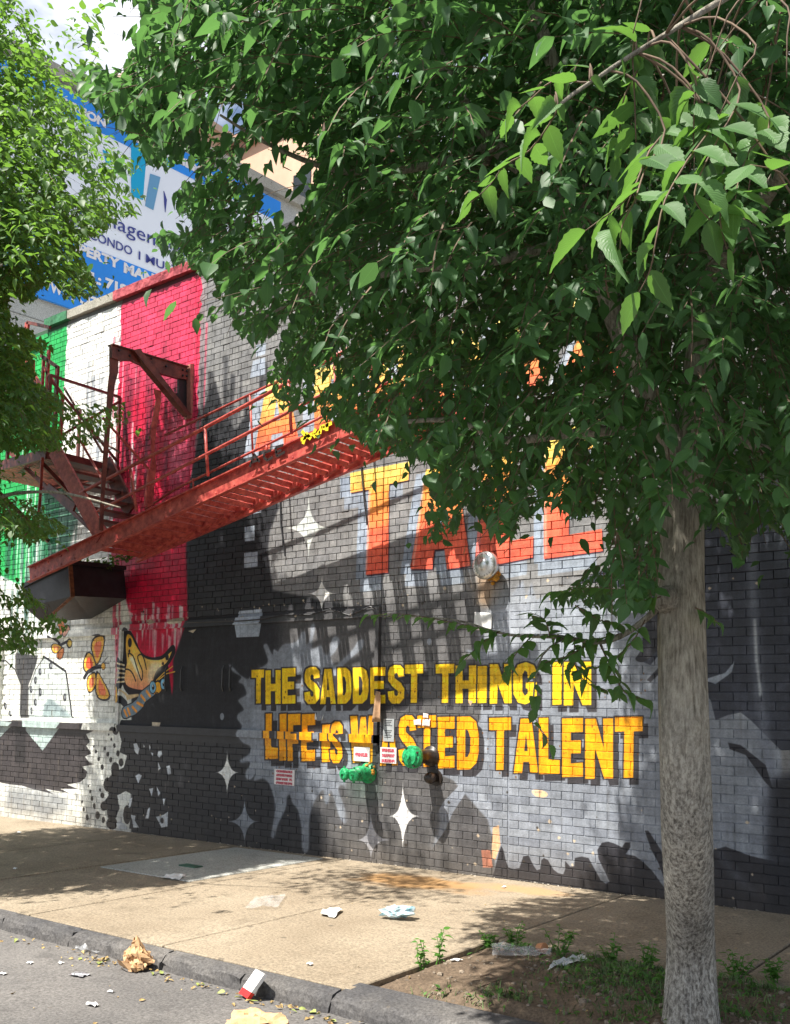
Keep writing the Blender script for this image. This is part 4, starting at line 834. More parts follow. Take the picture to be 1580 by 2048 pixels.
# upper flight at the left edge
uf = empty('upper_fire_escape_flight', wp(60, 740), 'upper fire escape flight with bright red diagonal rail beside the small window', 'fire escape')
for a, b, w, m in (((50,690),(46,800),.06,RED),((98,700),(92,800),.04,RED),((115,733),(107,905),.05,DRED),((88,712),(84,780),.03,RED),((67,720),(66,770),.03,RED),((50,720),(98,812),.09,RED),((88,735),(125,790),.03,RED),((125,790),(121,880),.03,RED),((30,775),(95,795),.14,DRED),((82,711),(116,735),.04,DRED),((55,645),(100,655),.04,DRED),((55,645),(53,665),.07,RED),((10,700),(50,755),.04,DRED),((0,755),(100,790),.05,DRED)):
    mb = MB(); mb.bar(P_(*a, -.9), P_(*b, -.9), .03, w) if abs(a[0]-b[0]) > 12 else mb.bar(P_(*a, -.9), P_(*b, -.9), .03, w, up=(1,0,0)); mb.build('iron_bar', m, uf)

# ------------------------------------------------------------------ wall fixtures
bell = empty('sprinkler_bell', wp(962, 1128), 'round steel sprinkler bell with yellow foam behind it, under the red lettering', 'alarm bell')
bc = wp(985, 1134); bc[1] = 0
mb = MB(); mb.lathe(bc, (0,-1,0), [(0,.05),(.02,.05),(.02,.03),(.09,.03)], 14); mb.build('mount', FOAM, bell)
mb = MB(); mb.lathe(bc+[0,-.09,0], (0,-1,0), [(0,.124),(.03,.128),(.05,.122),(.062,.108),(.07,.085),(.072,.05),(.078,.045),(.082,.015)], 36); mb.build('gong', STEEL, bell, True)
mb = MB()
for k in range(22):
    t = 2*math.pi*k/22
    if k in (5, 16): continue
    p = bc+[.088*math.cos(t), -.1585, .088*math.sin(t)]; q = bc+[.104*math.cos(t), -.154, .104*math.sin(t)]; mb.bar(p, q, .006, .004, up=(0,1,0))
mb.build('raised_marks', mat('bell_recess_grey', (.25,.25,.25), .5), bell)
mb = MB(); r = random.Random(4)
for k in range(26):
    a = r.uniform(0, 6.28); rr = r.uniform(.02,.11); c = bc+[.03+rr*math.cos(a)*.8, -.03-.04*r.random(), -.09+rr*math.sin(a)*.6]; s = r.uniform(.012,.035)
    mb.lathe(c, (r.uniform(-1,1),-1,r.uniform(-1,1)), [(-s,s*.3),(-s*.4,s*.9),(s*.3,s),(s,s*.3)], 7)
mb.build('foam_bead', FOAM, bell, True)['kind'] = 'stuff'
sa = empty('twin_sprinkler_inlet', wp(735, 1548), 'small green twin sprinkler inlet below the white SPRINKLER plate', 'sprinkler valve')
p0 = wp(737, 1546); p0[1] = 0
mb = MB(); mb.lathe(p0, (0,-1,0), [(0,.1),(.015,.1),(.015,.06),(.12,.075),(.17,.07),(.2,.05)], 20); mb.build('body', GREENP, sa, True)
for dx_, dz_, L in ((-.09,.0,.17),(.075,-.04,.13)):
    ax = Vector((dx_*3.2,-1,dz_*1.2)).normalized(); o = Vector(p0)+Vector((0,-.12,0)); mb = MB()
    mb.lathe(o, ax, [(0,.045),(L,.045),(L,.058),(L+.035,.058),(L+.045,.045),(L+.045,.015),(L+.065,.012)], 18); mb.build('inlet_cap', GREENP, sa)
    mb = MB(); q = o+ax*(L+.0175)
    for s in (1,-1): mb.lathe(q+Vector((0,0,s*.055)), (0,0,s), [(0,.012),(.02,.012)], 8)
    mb.build('cap_lug', GREENP, sa)
mb = MB(); r = random.Random(8)
for k in range(12):
    c = Vector(p0)+Vector((r.uniform(.0,.09), -.02-r.random()*.03, r.uniform(-.02,.11))); s = r.uniform(.01,.022); mb.lathe(c, (r.uniform(-1,1),-1,r.uniform(-1,1)), [(-s,s*.3),(0,s),(s,s*.3)], 7)
mb.build('foam_bead', FOAM, sa, True)['kind'] = 'stuff'
sb = empty('green_capped_standpipe', wp(862, 1510), 'large green capped standpipe on a dark pipe sticking out of the orange letters', 'standpipe')
p1 = wp(862, 1512); p1[1] = 0
mb = MB(); mb.lathe(p1, (0,-1,0), [(0,.095),(.012,.095),(.012,.066),(.25,.066),(.25,.075),(.275,.075)], 26); mb.build('pipe', BRONZE, sb, True)
mb = MB(); mb.lathe(p1+[0,-.27,0], (0,-1,0), [(0,.104),(.03,.106),(.05,.098),(.055,.074),(.072,.07),(.076,.046),(.08,.022),(.105,.02)], 30); mb.build('cap', GREENP, sb)
mb = MB()
for k in range(4):
    t = k*math.pi/2+.5; c = p1+[.088*math.cos(t), -.315, .088*math.sin(t)]; mb.lathe(c, (0,-1,0), [(0,.012),(.02,.01)], 8)
mb.build('cap_lug', BRONZE, sb)
sc_ = empty('black_capped_outlet', wp(872, 1556), 'dark rounded cap on a short outlet under the green capped pipe', 'pipe outlet')
p2 = wp(872, 1555); p2[1] = 0
mb = MB(); mb.lathe(p2, (0,-1,0), [(0,.04),(.07,.04),(.07,.052),(.1,.054),(.13,.045),(.145,.022)], 20); mb.build('cap', BRONZE, sc_, True); mb = MB(); mb.lathe(p2, (0,-1,0), [(0,.075),(.012,.075)], 18); mb.build('flange', BRONZE, sc_)

def plate(name, quad, m, lab, cat, lines=(), ink=REDINK, th=.006, y=-.012, hfrac=None, tilt=0):
    q = [wp(*p, y) for p in quad]; x0 = (q[0][0]+q[3][0])/2; x1 = (q[1][0]+q[2][0])/2; z1 = (q[0][2]+q[1][2])/2; z0 = (q[2][2]+q[3][2])/2
    e = empty(name, (x0, y, z0), lab, cat); mb = MB(); mb.box((x0,y,z0),(x1,y+th,z1)); mb.build('panel', m, e)
    n = len(lines)
    for i, t in enumerate(lines):
        h = (z1-z0)*.5/max(n, 2.2); zz_ = z1-(z1-z0)*(i+.78)/n if n > 1 else z0+(z1-z0)*.35
        w = (x1-x0)*(.82 if len(t) > 7 else .6); place_text('lettering', t, (x0+(x1-x0-w)/2, y-.0005, zz_), (1,0,0), (0,0,1), h, ink, e, width=w, off=.0015, bold=.004)
    mb = MB()
    for cx_, cz_ in ((x0+.012,z1-.012),(x1-.012,z1-.012),(x0+.012,z0+.012),(x1-.012,z0+.012)): mb.lathe((cx_,y,cz_), (0,-1,0), [(0,.004),(.002,.003)], 8)
    if m is WHITE: mb.build('fixing_screw', STEEL, e)['kind'] = 'stuff'
    return e
plate('sprinkler_plate', [(708,1494),(739,1494),(739,1523),(707,1522)], WHITE, 'white plate reading SPRINKLER above the small green twin inlet', 'sign', ('SPRINKLER',))
plate('sprinkler_plate', [(761,1494),(793,1496),(792,1527),(760,1526)], WHITE, 'white plate reading SPRINKLER THROUGHOUT BUILDING between the two green valves', 'sign', ('SPRINKLER','THROUGHOUT','BUILDING'))
plate('valve_location_plate', [(549,1538),(589,1540),(588,1571),(548,1569)], WHITE, 'white plate with four lines of red writing low on the grey splash', 'sign', ('CONTROLS','AUTOMATIC SPRINKLER','MAIN VALVE   FT.','OPPOSITE THIS SIGN'))
e = plate('grey_notice', [(766,1437),(788,1438),(788,1484),(767,1482)], GREYP, 'tall grey printed notice above the right sprinkler plate', 'notice', y=-.01)
q0 = wp(768,1439,-.0105); mb = MB()
for k in range(11):
    if k in (4, 5): continue
    z = q0[2]-.012-k*.016; mb.box((q0[0]+.008,-.0112,z),(q0[0]+.1-(k%3)*.012,-.0102,z+.006))
mb.build('print_lines', INK, e)
e = plate('pasted_notice', [(659,1425),(690,1426),(689,1440),(659,1438)], PAPER, 'small white printed notice pasted on the metal shutter under SADDEST', 'notice', y=.018)
q0 = wp(661,1427,.017); mb = MB()
for k in range(4): mb.box((q0[0]+.008,.0165,q0[2]-.018-k*.014),(q0[0]+.14-(k%2)*.02,.0175,q0[2]-.013-k*.014))
mb.build('print_lines', INK, e)
def curl(name, P, m, lab, cat, seed=0, lift=.02, y=-.004, group=None):   # sheet hanging off the wall
    q = [wp(*p, y) for p in P]; r = random.Random(seed); n = 6; v = []
    for j in range(n+1):
        for i in range(n+1):
            u, w = i/n, j/n; p = (q[0]*(1-u)+q[1]*u)*(1-w)+(q[3]*(1-u)+q[2]*u)*w
            v.append((p[0], p[1]-lift*(abs(u-.5)*2)**2*(.4+w)-r.random()*.004, p[2]))
    mb = MB(); mb.add(v, [(j*(n+1)+i, (j+1)*(n+1)+i, (j+1)*(n+1)+i+1, j*(n+1)+i+1) for j in range(n) for i in range(n)]); o = mb.build(name, m, None, True)
    so_ = o.modifiers.new('th', 'SOLIDIFY'); so_.thickness = .0012; return tag(o, lab, cat, group)
curl('curled_notice', [(632,1421),(649,1424),(648,1441),(633,1439)], PAPER, 'small curling white notice left of the pasted one', 'notice', 1, y=.02)
curl('torn_cardboard', [(754,1382),(763,1384),(767,1443),(751,1444)], CARD, 'strip of torn brown cardboard wedged in the dark gap between SADDEST letters', 'cardboard', 2, .04, -.04)
curl('white_wall_paper', [(950,1224),(985,1226),(984,1262),(949,1260)], PAPER, 'white sheet of paper on the bricks under the steel bell', 'paper sheet', 3, .01)
for i, (P, l) in enumerate((([(847,1426),(857,1428),(858,1437),(848,1436)],'uppermost'),([(828,1440),(842,1438),(844,1451),(830,1450)],'left'),([(846,1439),(861,1438),(861,1453),(846,1452)],'right'))):
    curl('paper_scrap', P, PINKP, {'uppermost':'topmost pinkish paper scrap stuck above the T of WASTED','left':'left pinkish paper scrap stuck beside the T of WASTED','right':'lower right pinkish paper scrap stuck on the T of WASTED'}[l], 'paper scrap', 5+i, .01, group='pinkish paper scraps on the letters')
mb = MB(); a = wp(497,940,-.02); 
cab = MB(); cab.tube([wp(560,985,-.015), wp(562,1050,-.015), wp(570,1112,-.015)], .008, 5); tag(cab.build('hanging_cable', DARKGREY), 'thin black cable hanging beside the white painted star', 'cable', 'black cables on the wall')
cab = MB(); cab.tube([wp(720,905,-.02), wp(727,985,-.02), wp(734,1050,-.02)], .008, 5); tag(cab.build('hanging_cable', DARKGREY), 'thin black cable hanging over the yellow T', 'cable', 'black cables on the wall')
cab = MB(); rr_ = random.Random(3); cab.tube([wp(x, y+rr_.uniform(-4,4), -.03) for x, y in [(375,1247),(430,1243),(480,1243),(520,1238),(570,1228),(620,1233),(660,1222),(700,1228),(740,1215),(758,1222)]], .007, 5); tag(cab.build('sagging_cable', DARKGREY), 'sagging black cable along the top of the shutters', 'cable')

# ------------------------------------------------------------------ trees
def bark(name, c1, c2, c3):
    m = bpy.data.materials.new(name); m.use_nodes = True; n, l = m.node_tree.nodes, m.node_tree.links; b = n['Principled BSDF']; b.inputs['Roughness'].default_value = .95; b.inputs['Specular IOR Level'].default_value = .15
    ge = n.new('ShaderNodeNewGeometry')
    def nz(sc, vec, d=6, r=.65):
        mp_ = n.new('ShaderNodeMapping'); mp_.inputs['Scale'].default_value = vec; l.new(ge.outputs['Position'], mp_.inputs['Vector'])
        t = n.new('ShaderNodeTexNoise'); t.inputs['Scale'].default_value = sc; t.inputs['Detail'].default_value = d; t.inputs['Roughness'].default_value = r; l.new(mp_.outputs[0], t.inputs['Vector']); return t.outputs['Fac']
    def ramp(f, a, bb, ca, cb):
        r = n.new('ShaderNodeValToRGB'); r.color_ramp.elements[0].position = a; r.color_ramp.elements[1].position = bb; r.color_ramp.elements[0].color = (*ca,1); r.color_ramp.elements[1].color = (*cb,1); l.new(f, r.inputs['Fac']); return r.outputs['Color']
    fib = nz(75, (1,1,.13)); blot = nz(75, (1,1,.6), 5, .75); big = nz(3.5, (1,1,.6), 4)
    x1 = n.new('ShaderNodeMix'); x1.data_type = 'RGBA'; l.new(ramp(blot, .44, .56, (0,0,0), (1,1,1)), x1.inputs[0]); l.new(ramp(fib, .38, .62, c1, c2), x1.inputs[6]); l.new(ramp(fib, .35, .65, c2, c3), x1.inputs[7])
    sz = n.new('ShaderNodeSeparateXYZ'); l.new(ge.outputs['Position'], sz.inputs[0]); zr_ = n.new('ShaderNodeMapRange'); zr_.inputs['From Min'].default_value = 1.0; zr_.inputs['From Max'].default_value = 1.7; l.new(sz.outputs['Z'], zr_.inputs['Value'])
    fis = nz(60, (1,1,.14), 8, .75); up = ramp(fis, .36, .60, (.15,.13,.105), (.46,.43,.37))
    x3 = n.new('ShaderNodeMix'); x3.data_type = 'RGBA'; l.new(zr_.outputs[0], x3.inputs[0]); l.new(x1.outputs[2], x3.inputs[6]); l.new(up, x3.inputs[7]); x1 = x3
    x2 = n.new('ShaderNodeMix'); x2.data_type = 'RGBA'; x2.blend_type = 'MULTIPLY'; x2.inputs[0].default_value = 1; l.new(x1.outputs[2], x2.inputs[6]); l.new(ramp(big, .3, .7, (.65,.65,.65), (1.25,1.22,1.15)), x2.inputs[7]); l.new(x2.outputs[2], b.inputs['Base Color'])
    fm = n.new('ShaderNodeMix'); l.new(zr_.outputs[0], fm.inputs[0]); l.new(fib, fm.inputs[2]); l.new(fis, fm.inputs[3])
    ad = n.new('ShaderNodeMath'); ad.operation = 'ADD'; l.new(fm.outputs[0], ad.inputs[0]); l.new(blot, ad.inputs[1])
    bp = n.new('ShaderNodeBump'); bp.inputs['Strength'].default_value = 1; bp.inputs['Distance'].default_value = .010; l.new(ad.outputs[0], bp.inputs['Height']); l.new(bp.outputs['Normal'], b.inputs['Normal']); return m
BARK = bark('grey_mottled_bark', (.10,.092,.082), (.34,.32,.285), (.62,.60,.55)); TWIG = mat('twig_bark', (.13,.085,.055), .8, var=.3, vscale=20)

def leafmat(name, top, under, trans, veins=False):
    m = bpy.data.materials.new(name); m.use_nodes = True; n, l = m.node_tree.nodes, m.node_tree.links; b = n['Principled BSDF']; out = n['Material Output']
    b.inputs['Roughness'].default_value = .5; b.inputs['Specular IOR Level'].default_value = .4
    ge = n.new('ShaderNodeNewGeometry'); at_ = n.new('ShaderNodeAttribute'); at_.attribute_name = 'rnd'
    oi = n.new('ShaderNodeObjectInfo'); ad = n.new('ShaderNodeMath'); ad.operation = 'ADD'; l.new(at_.outputs['Fac'], ad.inputs[0]); l.new(oi.outputs['Random'], ad.inputs[1]) if veins else None
    r = n.new('ShaderNodeValToRGB'); r.color_ramp.elements[0].color = tuple(c*.6 for c in top)+(1,); r.color_ramp.elements[1].color = (top[0]*1.9, top[1]*1.5, top[2]*1.1, 1); l.new(ad.outputs[0], r.inputs['Fac'])
    mx_ = n.new('ShaderNodeMix'); mx_.data_type = 'RGBA'; l.new(ge.outputs['Backfacing'], mx_.inputs[0]); l.new(r.outputs['Color'], mx_.inputs[6]); mx_.inputs[7].default_value = (*under, 1)
    c = mx_.outputs[2]
    uv = n.new('ShaderNodeAttribute'); uv.attribute_name = 'luv'; sp = n.new('ShaderNodeSeparateXYZ'); l.new(uv.outputs['Vector'], sp.inputs[0])
    ab = n.new('ShaderNodeMath'); ab.operation = 'ABSOLUTE'; l.new(sp.outputs['X'], ab.inputs[0])
    mr = n.new('ShaderNodeValToRGB'); mr.color_ramp.elements[0].position = .02; mr.color_ramp.elements[0].color = (1,1,1,1); mr.color_ramp.elements[1].position = .07; mr.color_ramp.elements[1].color = (0,0,0,1); l.new(ab.outputs[0], mr.inputs['Fac'])
    m2 = n.new('ShaderNodeMix'); m2.data_type = 'RGBA'; l.new(mr.outputs['Color'], m2.inputs[0]); l.new(c, m2.inputs[6]); m2.inputs[7].default_value = (top[0]*2.6, top[1]*2.0, top[2]*1.6, 1); c = m2.outputs[2]
    if veins:
        s1 = n.new('ShaderNodeMath'); s1.operation = 'MULTIPLY_ADD'; l.new(ab.outputs[0], s1.inputs[0]); s1.inputs[1].default_value = -.42; l.new(sp.outputs['Y'], s1.inputs[2])
        s2 = n.new('ShaderNodeMath'); s2.operation = 'MULTIPLY'; l.new(s1.outputs[0], s2.inputs[0]); s2.inputs[1].default_value = 88
        s3 = n.new('ShaderNodeMath'); s3.operation = 'SINE'; l.new(s2.outputs[0], s3.inputs[0])
        bp = n.new('ShaderNodeBump'); bp.inputs['Strength'].default_value = .28; bp.inputs['Distance'].default_value = .0012; l.new(s3.outputs[0], bp.inputs['Height']); l.new(bp.outputs['Normal'], b.inputs['Normal'])
        vr = n.new('ShaderNodeValToRGB'); vr.color_ramp.elements[0].position = .8; vr.color_ramp.elements[0].color = (0,0,0,1); vr.color_ramp.elements[1].position = 1; vr.color_ramp.elements[1].color = (.22,.22,.22,1); l.new(s3.outputs[0], vr.inputs['Fac'])
        m3 = n.new('ShaderNodeMix'); m3.data_type = 'RGBA'; l.new(vr.outputs['Color'], m3.inputs[0]); l.new(c, m3.inputs[6]); m3.inputs[7].default_value = (top[0]*2.4, top[1]*1.9, top[2]*1.5, 1); c = m3.outputs[2]
    l.new(c, b.inputs['Base Color'])
    tr = n.new('ShaderNodeBsdfTranslucent'); tr.inputs['Color'].default_value = (*trans, 1); ms = n.new('ShaderNodeMixShader'); ms.inputs[0].default_value = .42
    l.new(b.outputs[0], ms.inputs[1]); l.new(tr.outputs[0], ms.inputs[2]); l.new(ms.outputs[0], out.inputs['Surface']); return m
LEAF = leafmat('elm_leaf', (.030,.090,.044), (.05,.105,.05), (.13,.30,.07)); LEAFN = leafmat('elm_leaf_near', (.045,.125,.052), (.07,.14,.05), (.16,.34,.05), True)
LEAF2 = leafmat('left_tree_leaf', (.028,.085,.028), (.06,.12,.04), (.22,.43,.05)); WEED = leafmat('weed_leaf', (.045,.15,.03), (.06,.14,.04), (.15,.35,.05))

def template(serr=False):                      # leaf along +Y, surface normal +Z; returns verts, tris, luv
    if serr:
        T = np.linspace(0, 1, 13); hw = .27*np.sin(np.pi*T**.82)**.8*(1-.25*T); hw[0] = .015; hw[-1] = 0
        side = [(w*(1.0+(.09 if i % 2 else -.03)), t+(.012 if i % 2 else -.01)) for i, (w, t) in enumerate(zip(hw, T))]
        side[-1] = (0, 1.06)
    else:
        T = np.array([0, .2, .5, .8, 1.0]); side = list(zip([.01, .22, .27, .13, 0], T)); side[-1] = (0, 1.05)
    V = []; L = []; n = len(side)
    for s in (-1, 0, 1):
        for (w, t), t0 in zip(side, T):
            x = s*w; z = (abs(x)*.28 if s else 0) - .16*t*t; V.append((x, t if s else t0, z)); L.append((s*(1 if w > .02 else .3), t0, 0))
    V = np.array(V); F = []
    for a in (0, n):
        for i in range(n-1): F += [(a+i, a+n+i, a+n+i+1), (a+i, a+n+i+1, a+i+1)]
    F = [(a, b, c) for a, b, c in F]; return V, np.array(F), np.array(L)
TV, TF, TL_ = template(); SVt, SFt, SLt = template(True)
def nrm(v): return v/np.maximum(np.linalg.norm(v, axis=-1, keepdims=True), 1e-9)
def leaves_mesh(name, O, D, N, S, tpl=(TV, TF, TL_), seed=0):
    V, F, Lu = tpl; D = nrm(D); X = nrm(np.cross(D, N)); Z = np.cross(X, D); k = len(V); n = len(O)
    r = np.random.default_rng(seed); wv = r.uniform(.72, 1.2, n)
    W = O[:, None] + S[:, None, None]*((V[None, :, 0:1]*wv[:, None, None])*X[:, None]+V[None, :, 1:2]*D[:, None]+V[None, :, 2:3]*(Z*r.uniform(-.4, 2.6, n)[:, None])[:, None])
    FF = (F[None]+(np.arange(n)*k)[:, None, None]).reshape(-1, 3); me = fast_mesh(name, W.reshape(-1, 3), FF)
    a = me.attributes.new('rnd', 'FLOAT', 'POINT'); a.data.foreach_set('value', np.repeat(np.clip(r.normal(.45, .22, n), 0, 1), k).astype(np.float32))
    a = me.attributes.new('luv', 'FLOAT_VECTOR', 'POINT'); a.data.foreach_set('vector', np.tile(Lu, (n, 1)).astype(np.float32).ravel())
    me.polygons.foreach_set('use_smooth', np.ones(len(FF), bool)); return me
CNT = []
def cull(seg, keep):                             # drop twigs that lost most of their leaves
    out = []; i = 0
    for sg, n in zip(seg, CNT):
        if keep[i:i+n].mean() > .6: out.append(sg)
        i += n
    return out
def sprays(C, outd, L, nl, size, r, droop=.5):  # twigs: C origins, outd directions; returns leaf arrays and twig segments
    O = []; D = []; N = []; S = []; seg = []; cnt = CNT; cnt.clear()
    for c, o in zip(C, outd):
        d = o + r.normal(0, .35, 3); d[2] -= droop*r.uniform(.2, 1.4); d = d/np.linalg.norm(d)
        side = np.cross(d, [0, 0, 1.0]); side /= max(np.linalg.norm(side), 1e-6); up = np.cross(side, d)
        ll = L*r.uniform(.6, 1.3); p = np.array(c, float); n = int(nl*r.uniform(.7, 1.3)); pts = [p.copy()]
        for i in range(n):
            d = d+np.array([0, 0, -.07])+r.normal(0, .06, 3); d /= np.linalg.norm(d); p = p+d*ll/n; pts.append(p.copy())
            s = 1 if i % 2 else -1
            ld = d*.55+side*s*(.95 if i < n-1 else .1)+np.array([0, 0, -.35])+r.normal(0, .25, 3)
            O.append(p); D.append(ld); N.append(up*.9+np.array([0, 0, .8])+r.normal(0, .42, 3)); S.append(size*r.uniform(.55, 1.18))
        seg.append(pts); cnt.append(n)
    return np.array(O), np.array(D), np.array(N), np.array(S), seg
def twig_mesh(name, segs, rad, mt, parent):
    V = []; F = []
    for pts in segs:
        pts = np.array(pts[::2] if len(pts) > 4 else pts); n0 = len(V)
        for i, p in enumerate(pts):
            rr = rad*(1-.7*i/(len(pts)-1)); V += [p+[rr,0,0], p+[-rr*.5,rr*.87,0], p+[-rr*.5,-rr*.87,0]]
        for i in range(len(pts)-1):
            for k in range(3): a = n0+i*3; F.append((a+k, a+(k+1)%3, a+3+(k+1)%3, a+3+k))
    o = link(name, fast_mesh(name, np.array(V), np.array(F)), mt, parent); o['kind'] = 'stuff'; return o
def inpoly(x, y, P):
    P = np.array(P, float); x = np.atleast_1d(x); y = np.atleast_1d(y); c = np.zeros(len(x), bool); j = len(P)-1
    for i in range(len(P)):
        xi, yi, xj, yj = *P[i], *P[j]; c ^= ((yi > y) != (yj > y)) & (x < (xj-xi)*(y-yi)/((yj-yi) or 1e-9)+xi); j = i
    return c

# main tree: trunk in the pit, limbs, crown
TB = np.array([-1.60, -3.04, 0]); TB[2] = soilz(-1.6, -3.04)
elm = empty('street_elm_tree', TB, 'large leafy elm with mottled grey trunk growing in the kerbside soil pit', 'tree')
def limb(name, pts, rads, par, n=14, m=BARK, wob=.0):
    P = [Vector(p) for p in pts]; out = []; rs = []
    for i in range(len(P)-1):                      # Catmull-Rom refine
        p0, p1, p2, p3 = P[max(i-1,0)], P[i], P[i+1], P[min(i+2, len(P)-1)]
        K = max(3, int((p2-p1).length/(.04 if n >= 40 else .12)))
        for k in range(K):
            t = k/K; out.append(.5*((2*p1)+(-p0+p2)*t+(2*p0-5*p1+4*p2-p3)*t*t+(-p0+3*p1-3*p2+p3)*t**3)); rs.append(rads[i]*(1-t)+rads[i+1]*t)
    out.append(P[-1]); rs.append(rads[-1]); r = random.Random(len(out))
    mb = MB(); mb.tube(out, rs, n); j = max(rads)*.035
    if n >= 40:
        c = mb.v[:]; hh = [[r.random() for _ in range(n)] for _ in range(400)]
        for i in range(len(out)):
            for k in range(n):
                t = 2*math.pi*k/n; x, y, z = c[i*n+k]; o_ = out[i]; f_ = .022*math.sin(5*t+z*2.1)+.018*math.sin(11*t-z*3.3+1)+.03*(hh[(i//3)%400][k]-.5)+.02*math.sin(2*t+z*1.4)
                if i < 8: f_ += .10*max(0, math.sin(4*t+.6))*(1-i/8)
                mb.v[i*n+k] = (o_.x+(x-o_.x)*(1+f_), o_.y+(y-o_.y)*(1+f_), z)
    else: mb.v = [(x+r.gauss(0, j), y+r.gauss(0, j), z) for x, y, z in mb.v]
    return mb.build(name, m, par, True)
fork = at(1370, 930, 4.25)
limb('trunk', [TB-[0,0,.12], TB+[0,0,.06], TB+[0,0,.35], at(1372,1600,4.13), at(1362,1250,4.12), at(1364,1080,4.2), fork, at(1395,760,4.35), at(1420,560,4.5), at(1440,300,4.8), at(1465,20,5.2), at(1480,-300,5.9)],
     [.15,.118,.103,.099,.092,.085,.076,.064,.052,.04,.03,.015], elm, 60)
limb('burr', [at(1322,1215,4.06), at(1336,1195,4.03), at(1352,1185,4.03)], [.035,.055,.03], elm, 12)
BR = [([fork, at(1255,700,4.3), at(1165,470,4.4), at(1085,370,4.5), at(985,290,4.6), at(915,185,4.7), at(850,40,4.9), at(760,-150,5.2)], [.075,.065,.056,.05,.045,.038,.028,.015]),
      ([at(1255,700,4.3), at(1180,450,4.7), at(1140,260,4.9), at(1100,110,5.0), at(1060,-20,5.1), at(1000,-300,5.5)], [.055,.05,.046,.042,.036,.02]),
      ([at(1384,860,4.3), at(1250,860,4.3), at(1120,870,4.25), at(1010,880,4.2), at(900,840,4.2), at(760,850,4.3)], [.045,.035,.028,.022,.016,.008]),
      ([at(1335,1200,4.1), at(1260,1262,4.1), at(1200,1285,4.1), at(1130,1275,4.1), at(1040,1272,4.05), at(985,1262,4.0), at(900,1238,3.95), at(740,1232,3.9)], [.022,.017,.013,.011,.009,.007,.005,.003]),
      ([at(1130,1275,4.1), at(1085,1310,4.05), at(1068,1380,4.0), at(1072,1440,4.0), at(1098,1480,4.0)], [.007,.006,.005,.004,.002]),
      ([at(1200,1285,4.1), at(1220,1330,4.1), at(1250,1385,4.05), at(1292,1398,4.0)], [.007,.005,.004,.002]),
      ([at(985,290,4.6), at(860,330,4.4), at(700,345,4.3), at(560,300,4.25), at(440,230,4.2)], [.03,.024,.018,.012,.006]),
      ([at(1165,470,4.4), at(1000,520,4.2), at(820,540,4.1), at(640,580,4.1), at(520,640,4.1)], [.035,.026,.018,.012,.006]),
      ([at(1390,800,4.3), at(1480,880,4.4), at(1580,905,4.5), at(1750,900,4.8)], [.04,.03,.024,.015]),
      ([at(1420,560,4.5), at(1540,380,4.0), at(1680,120,3.6), at(1760,-100,3.2), at(1560,-60,2.7), at(1330,70,2.45), at(1180,165,2.35), at(1100,225,2.3)], [.045,.038,.03,.02,.012,.008,.005,.003]),
      ([at(985,290,4.6), at(900,500,5.6), at(800,600,6.0)], [.03,.02,.01]), ([at(1440,300,4.8), at(1350,200,5.8), at(1250,100,6.6)], [.035,.03,.015])]
for P, R in BR: limb('branch', P, [q*.72 for q in R], elm, 9)
MASK = [(268,-1500),(280,-100),(285,60),(240,165),(245,235),(310,235),(300,330),(400,330),(345,400),(395,455),(300,470),(340,520),(430,560),(475,665),(520,690),(600,600),(560,700),(530,760),(565,815),(650,830),(700,870),(745,900),(860,925),(862,1010),(845,1085),(905,1090),(930,1000),(1000,1090),(1090,1010),(1150,1035),(1215,1030),(1215,1090),(1180,1140),(1110,1170),(1085,1205),(1180,1215),(1250,1235),(1300,1215),(1330,1150),(1330,1020),(1400,1000),(1400,1060),(1440,1040),(1480,1140),(1520,1040),(1580,1080),(2400,1150),(2400,-1500)]
GAPS = [[(430,210),(495,200),(480,270),(430,285)],[(475,285),(560,265),(640,320),(610,420),(600,460),(560,450),(510,370)],[(1110,690),(1165,680),(1175,715),(1125,740)],[(1045,725),(1080,715),(1085,755),(1060,780)],[(1095,872),(1132,865),(1125,930),(1098,940)],[(620,735),(670,735),(680,775),(635,780)]]
SUNNY = [[(100,640),(405,520),(700,400),(1250,560),(1250,1000),(1210,1100),(1100,1200),(1150,1330),(1300,1420),(1240,1720),(1000,1756),(640,1712),(590,1500),(570,1250),(480,1000),(380,800),(240,900),(100,900)],
         [(-400,1790),(0,1785),(200,1770),(330,1765),(560,1715),(700,1715),(1010,1762),(900,1800),(780,1850),(680,1880),(740,1950),(600,1970),(840,2048),(840,2500),(-900,2500)]]
def lands(P):                                   # where a crown point's shadow falls, in the photo
    t1 = -P[:, 1]/SUNL[1]; t2 = -P[:, 2]/SUNL[2]; Q = P+np.minimum(t1, t2)[:, None]*SUNL
    x, y, z = proj(Q); k = np.zeros(len(P), bool)
    for g in SUNNY: k |= (z > .5) & inpoly(x, y, g)
    return k
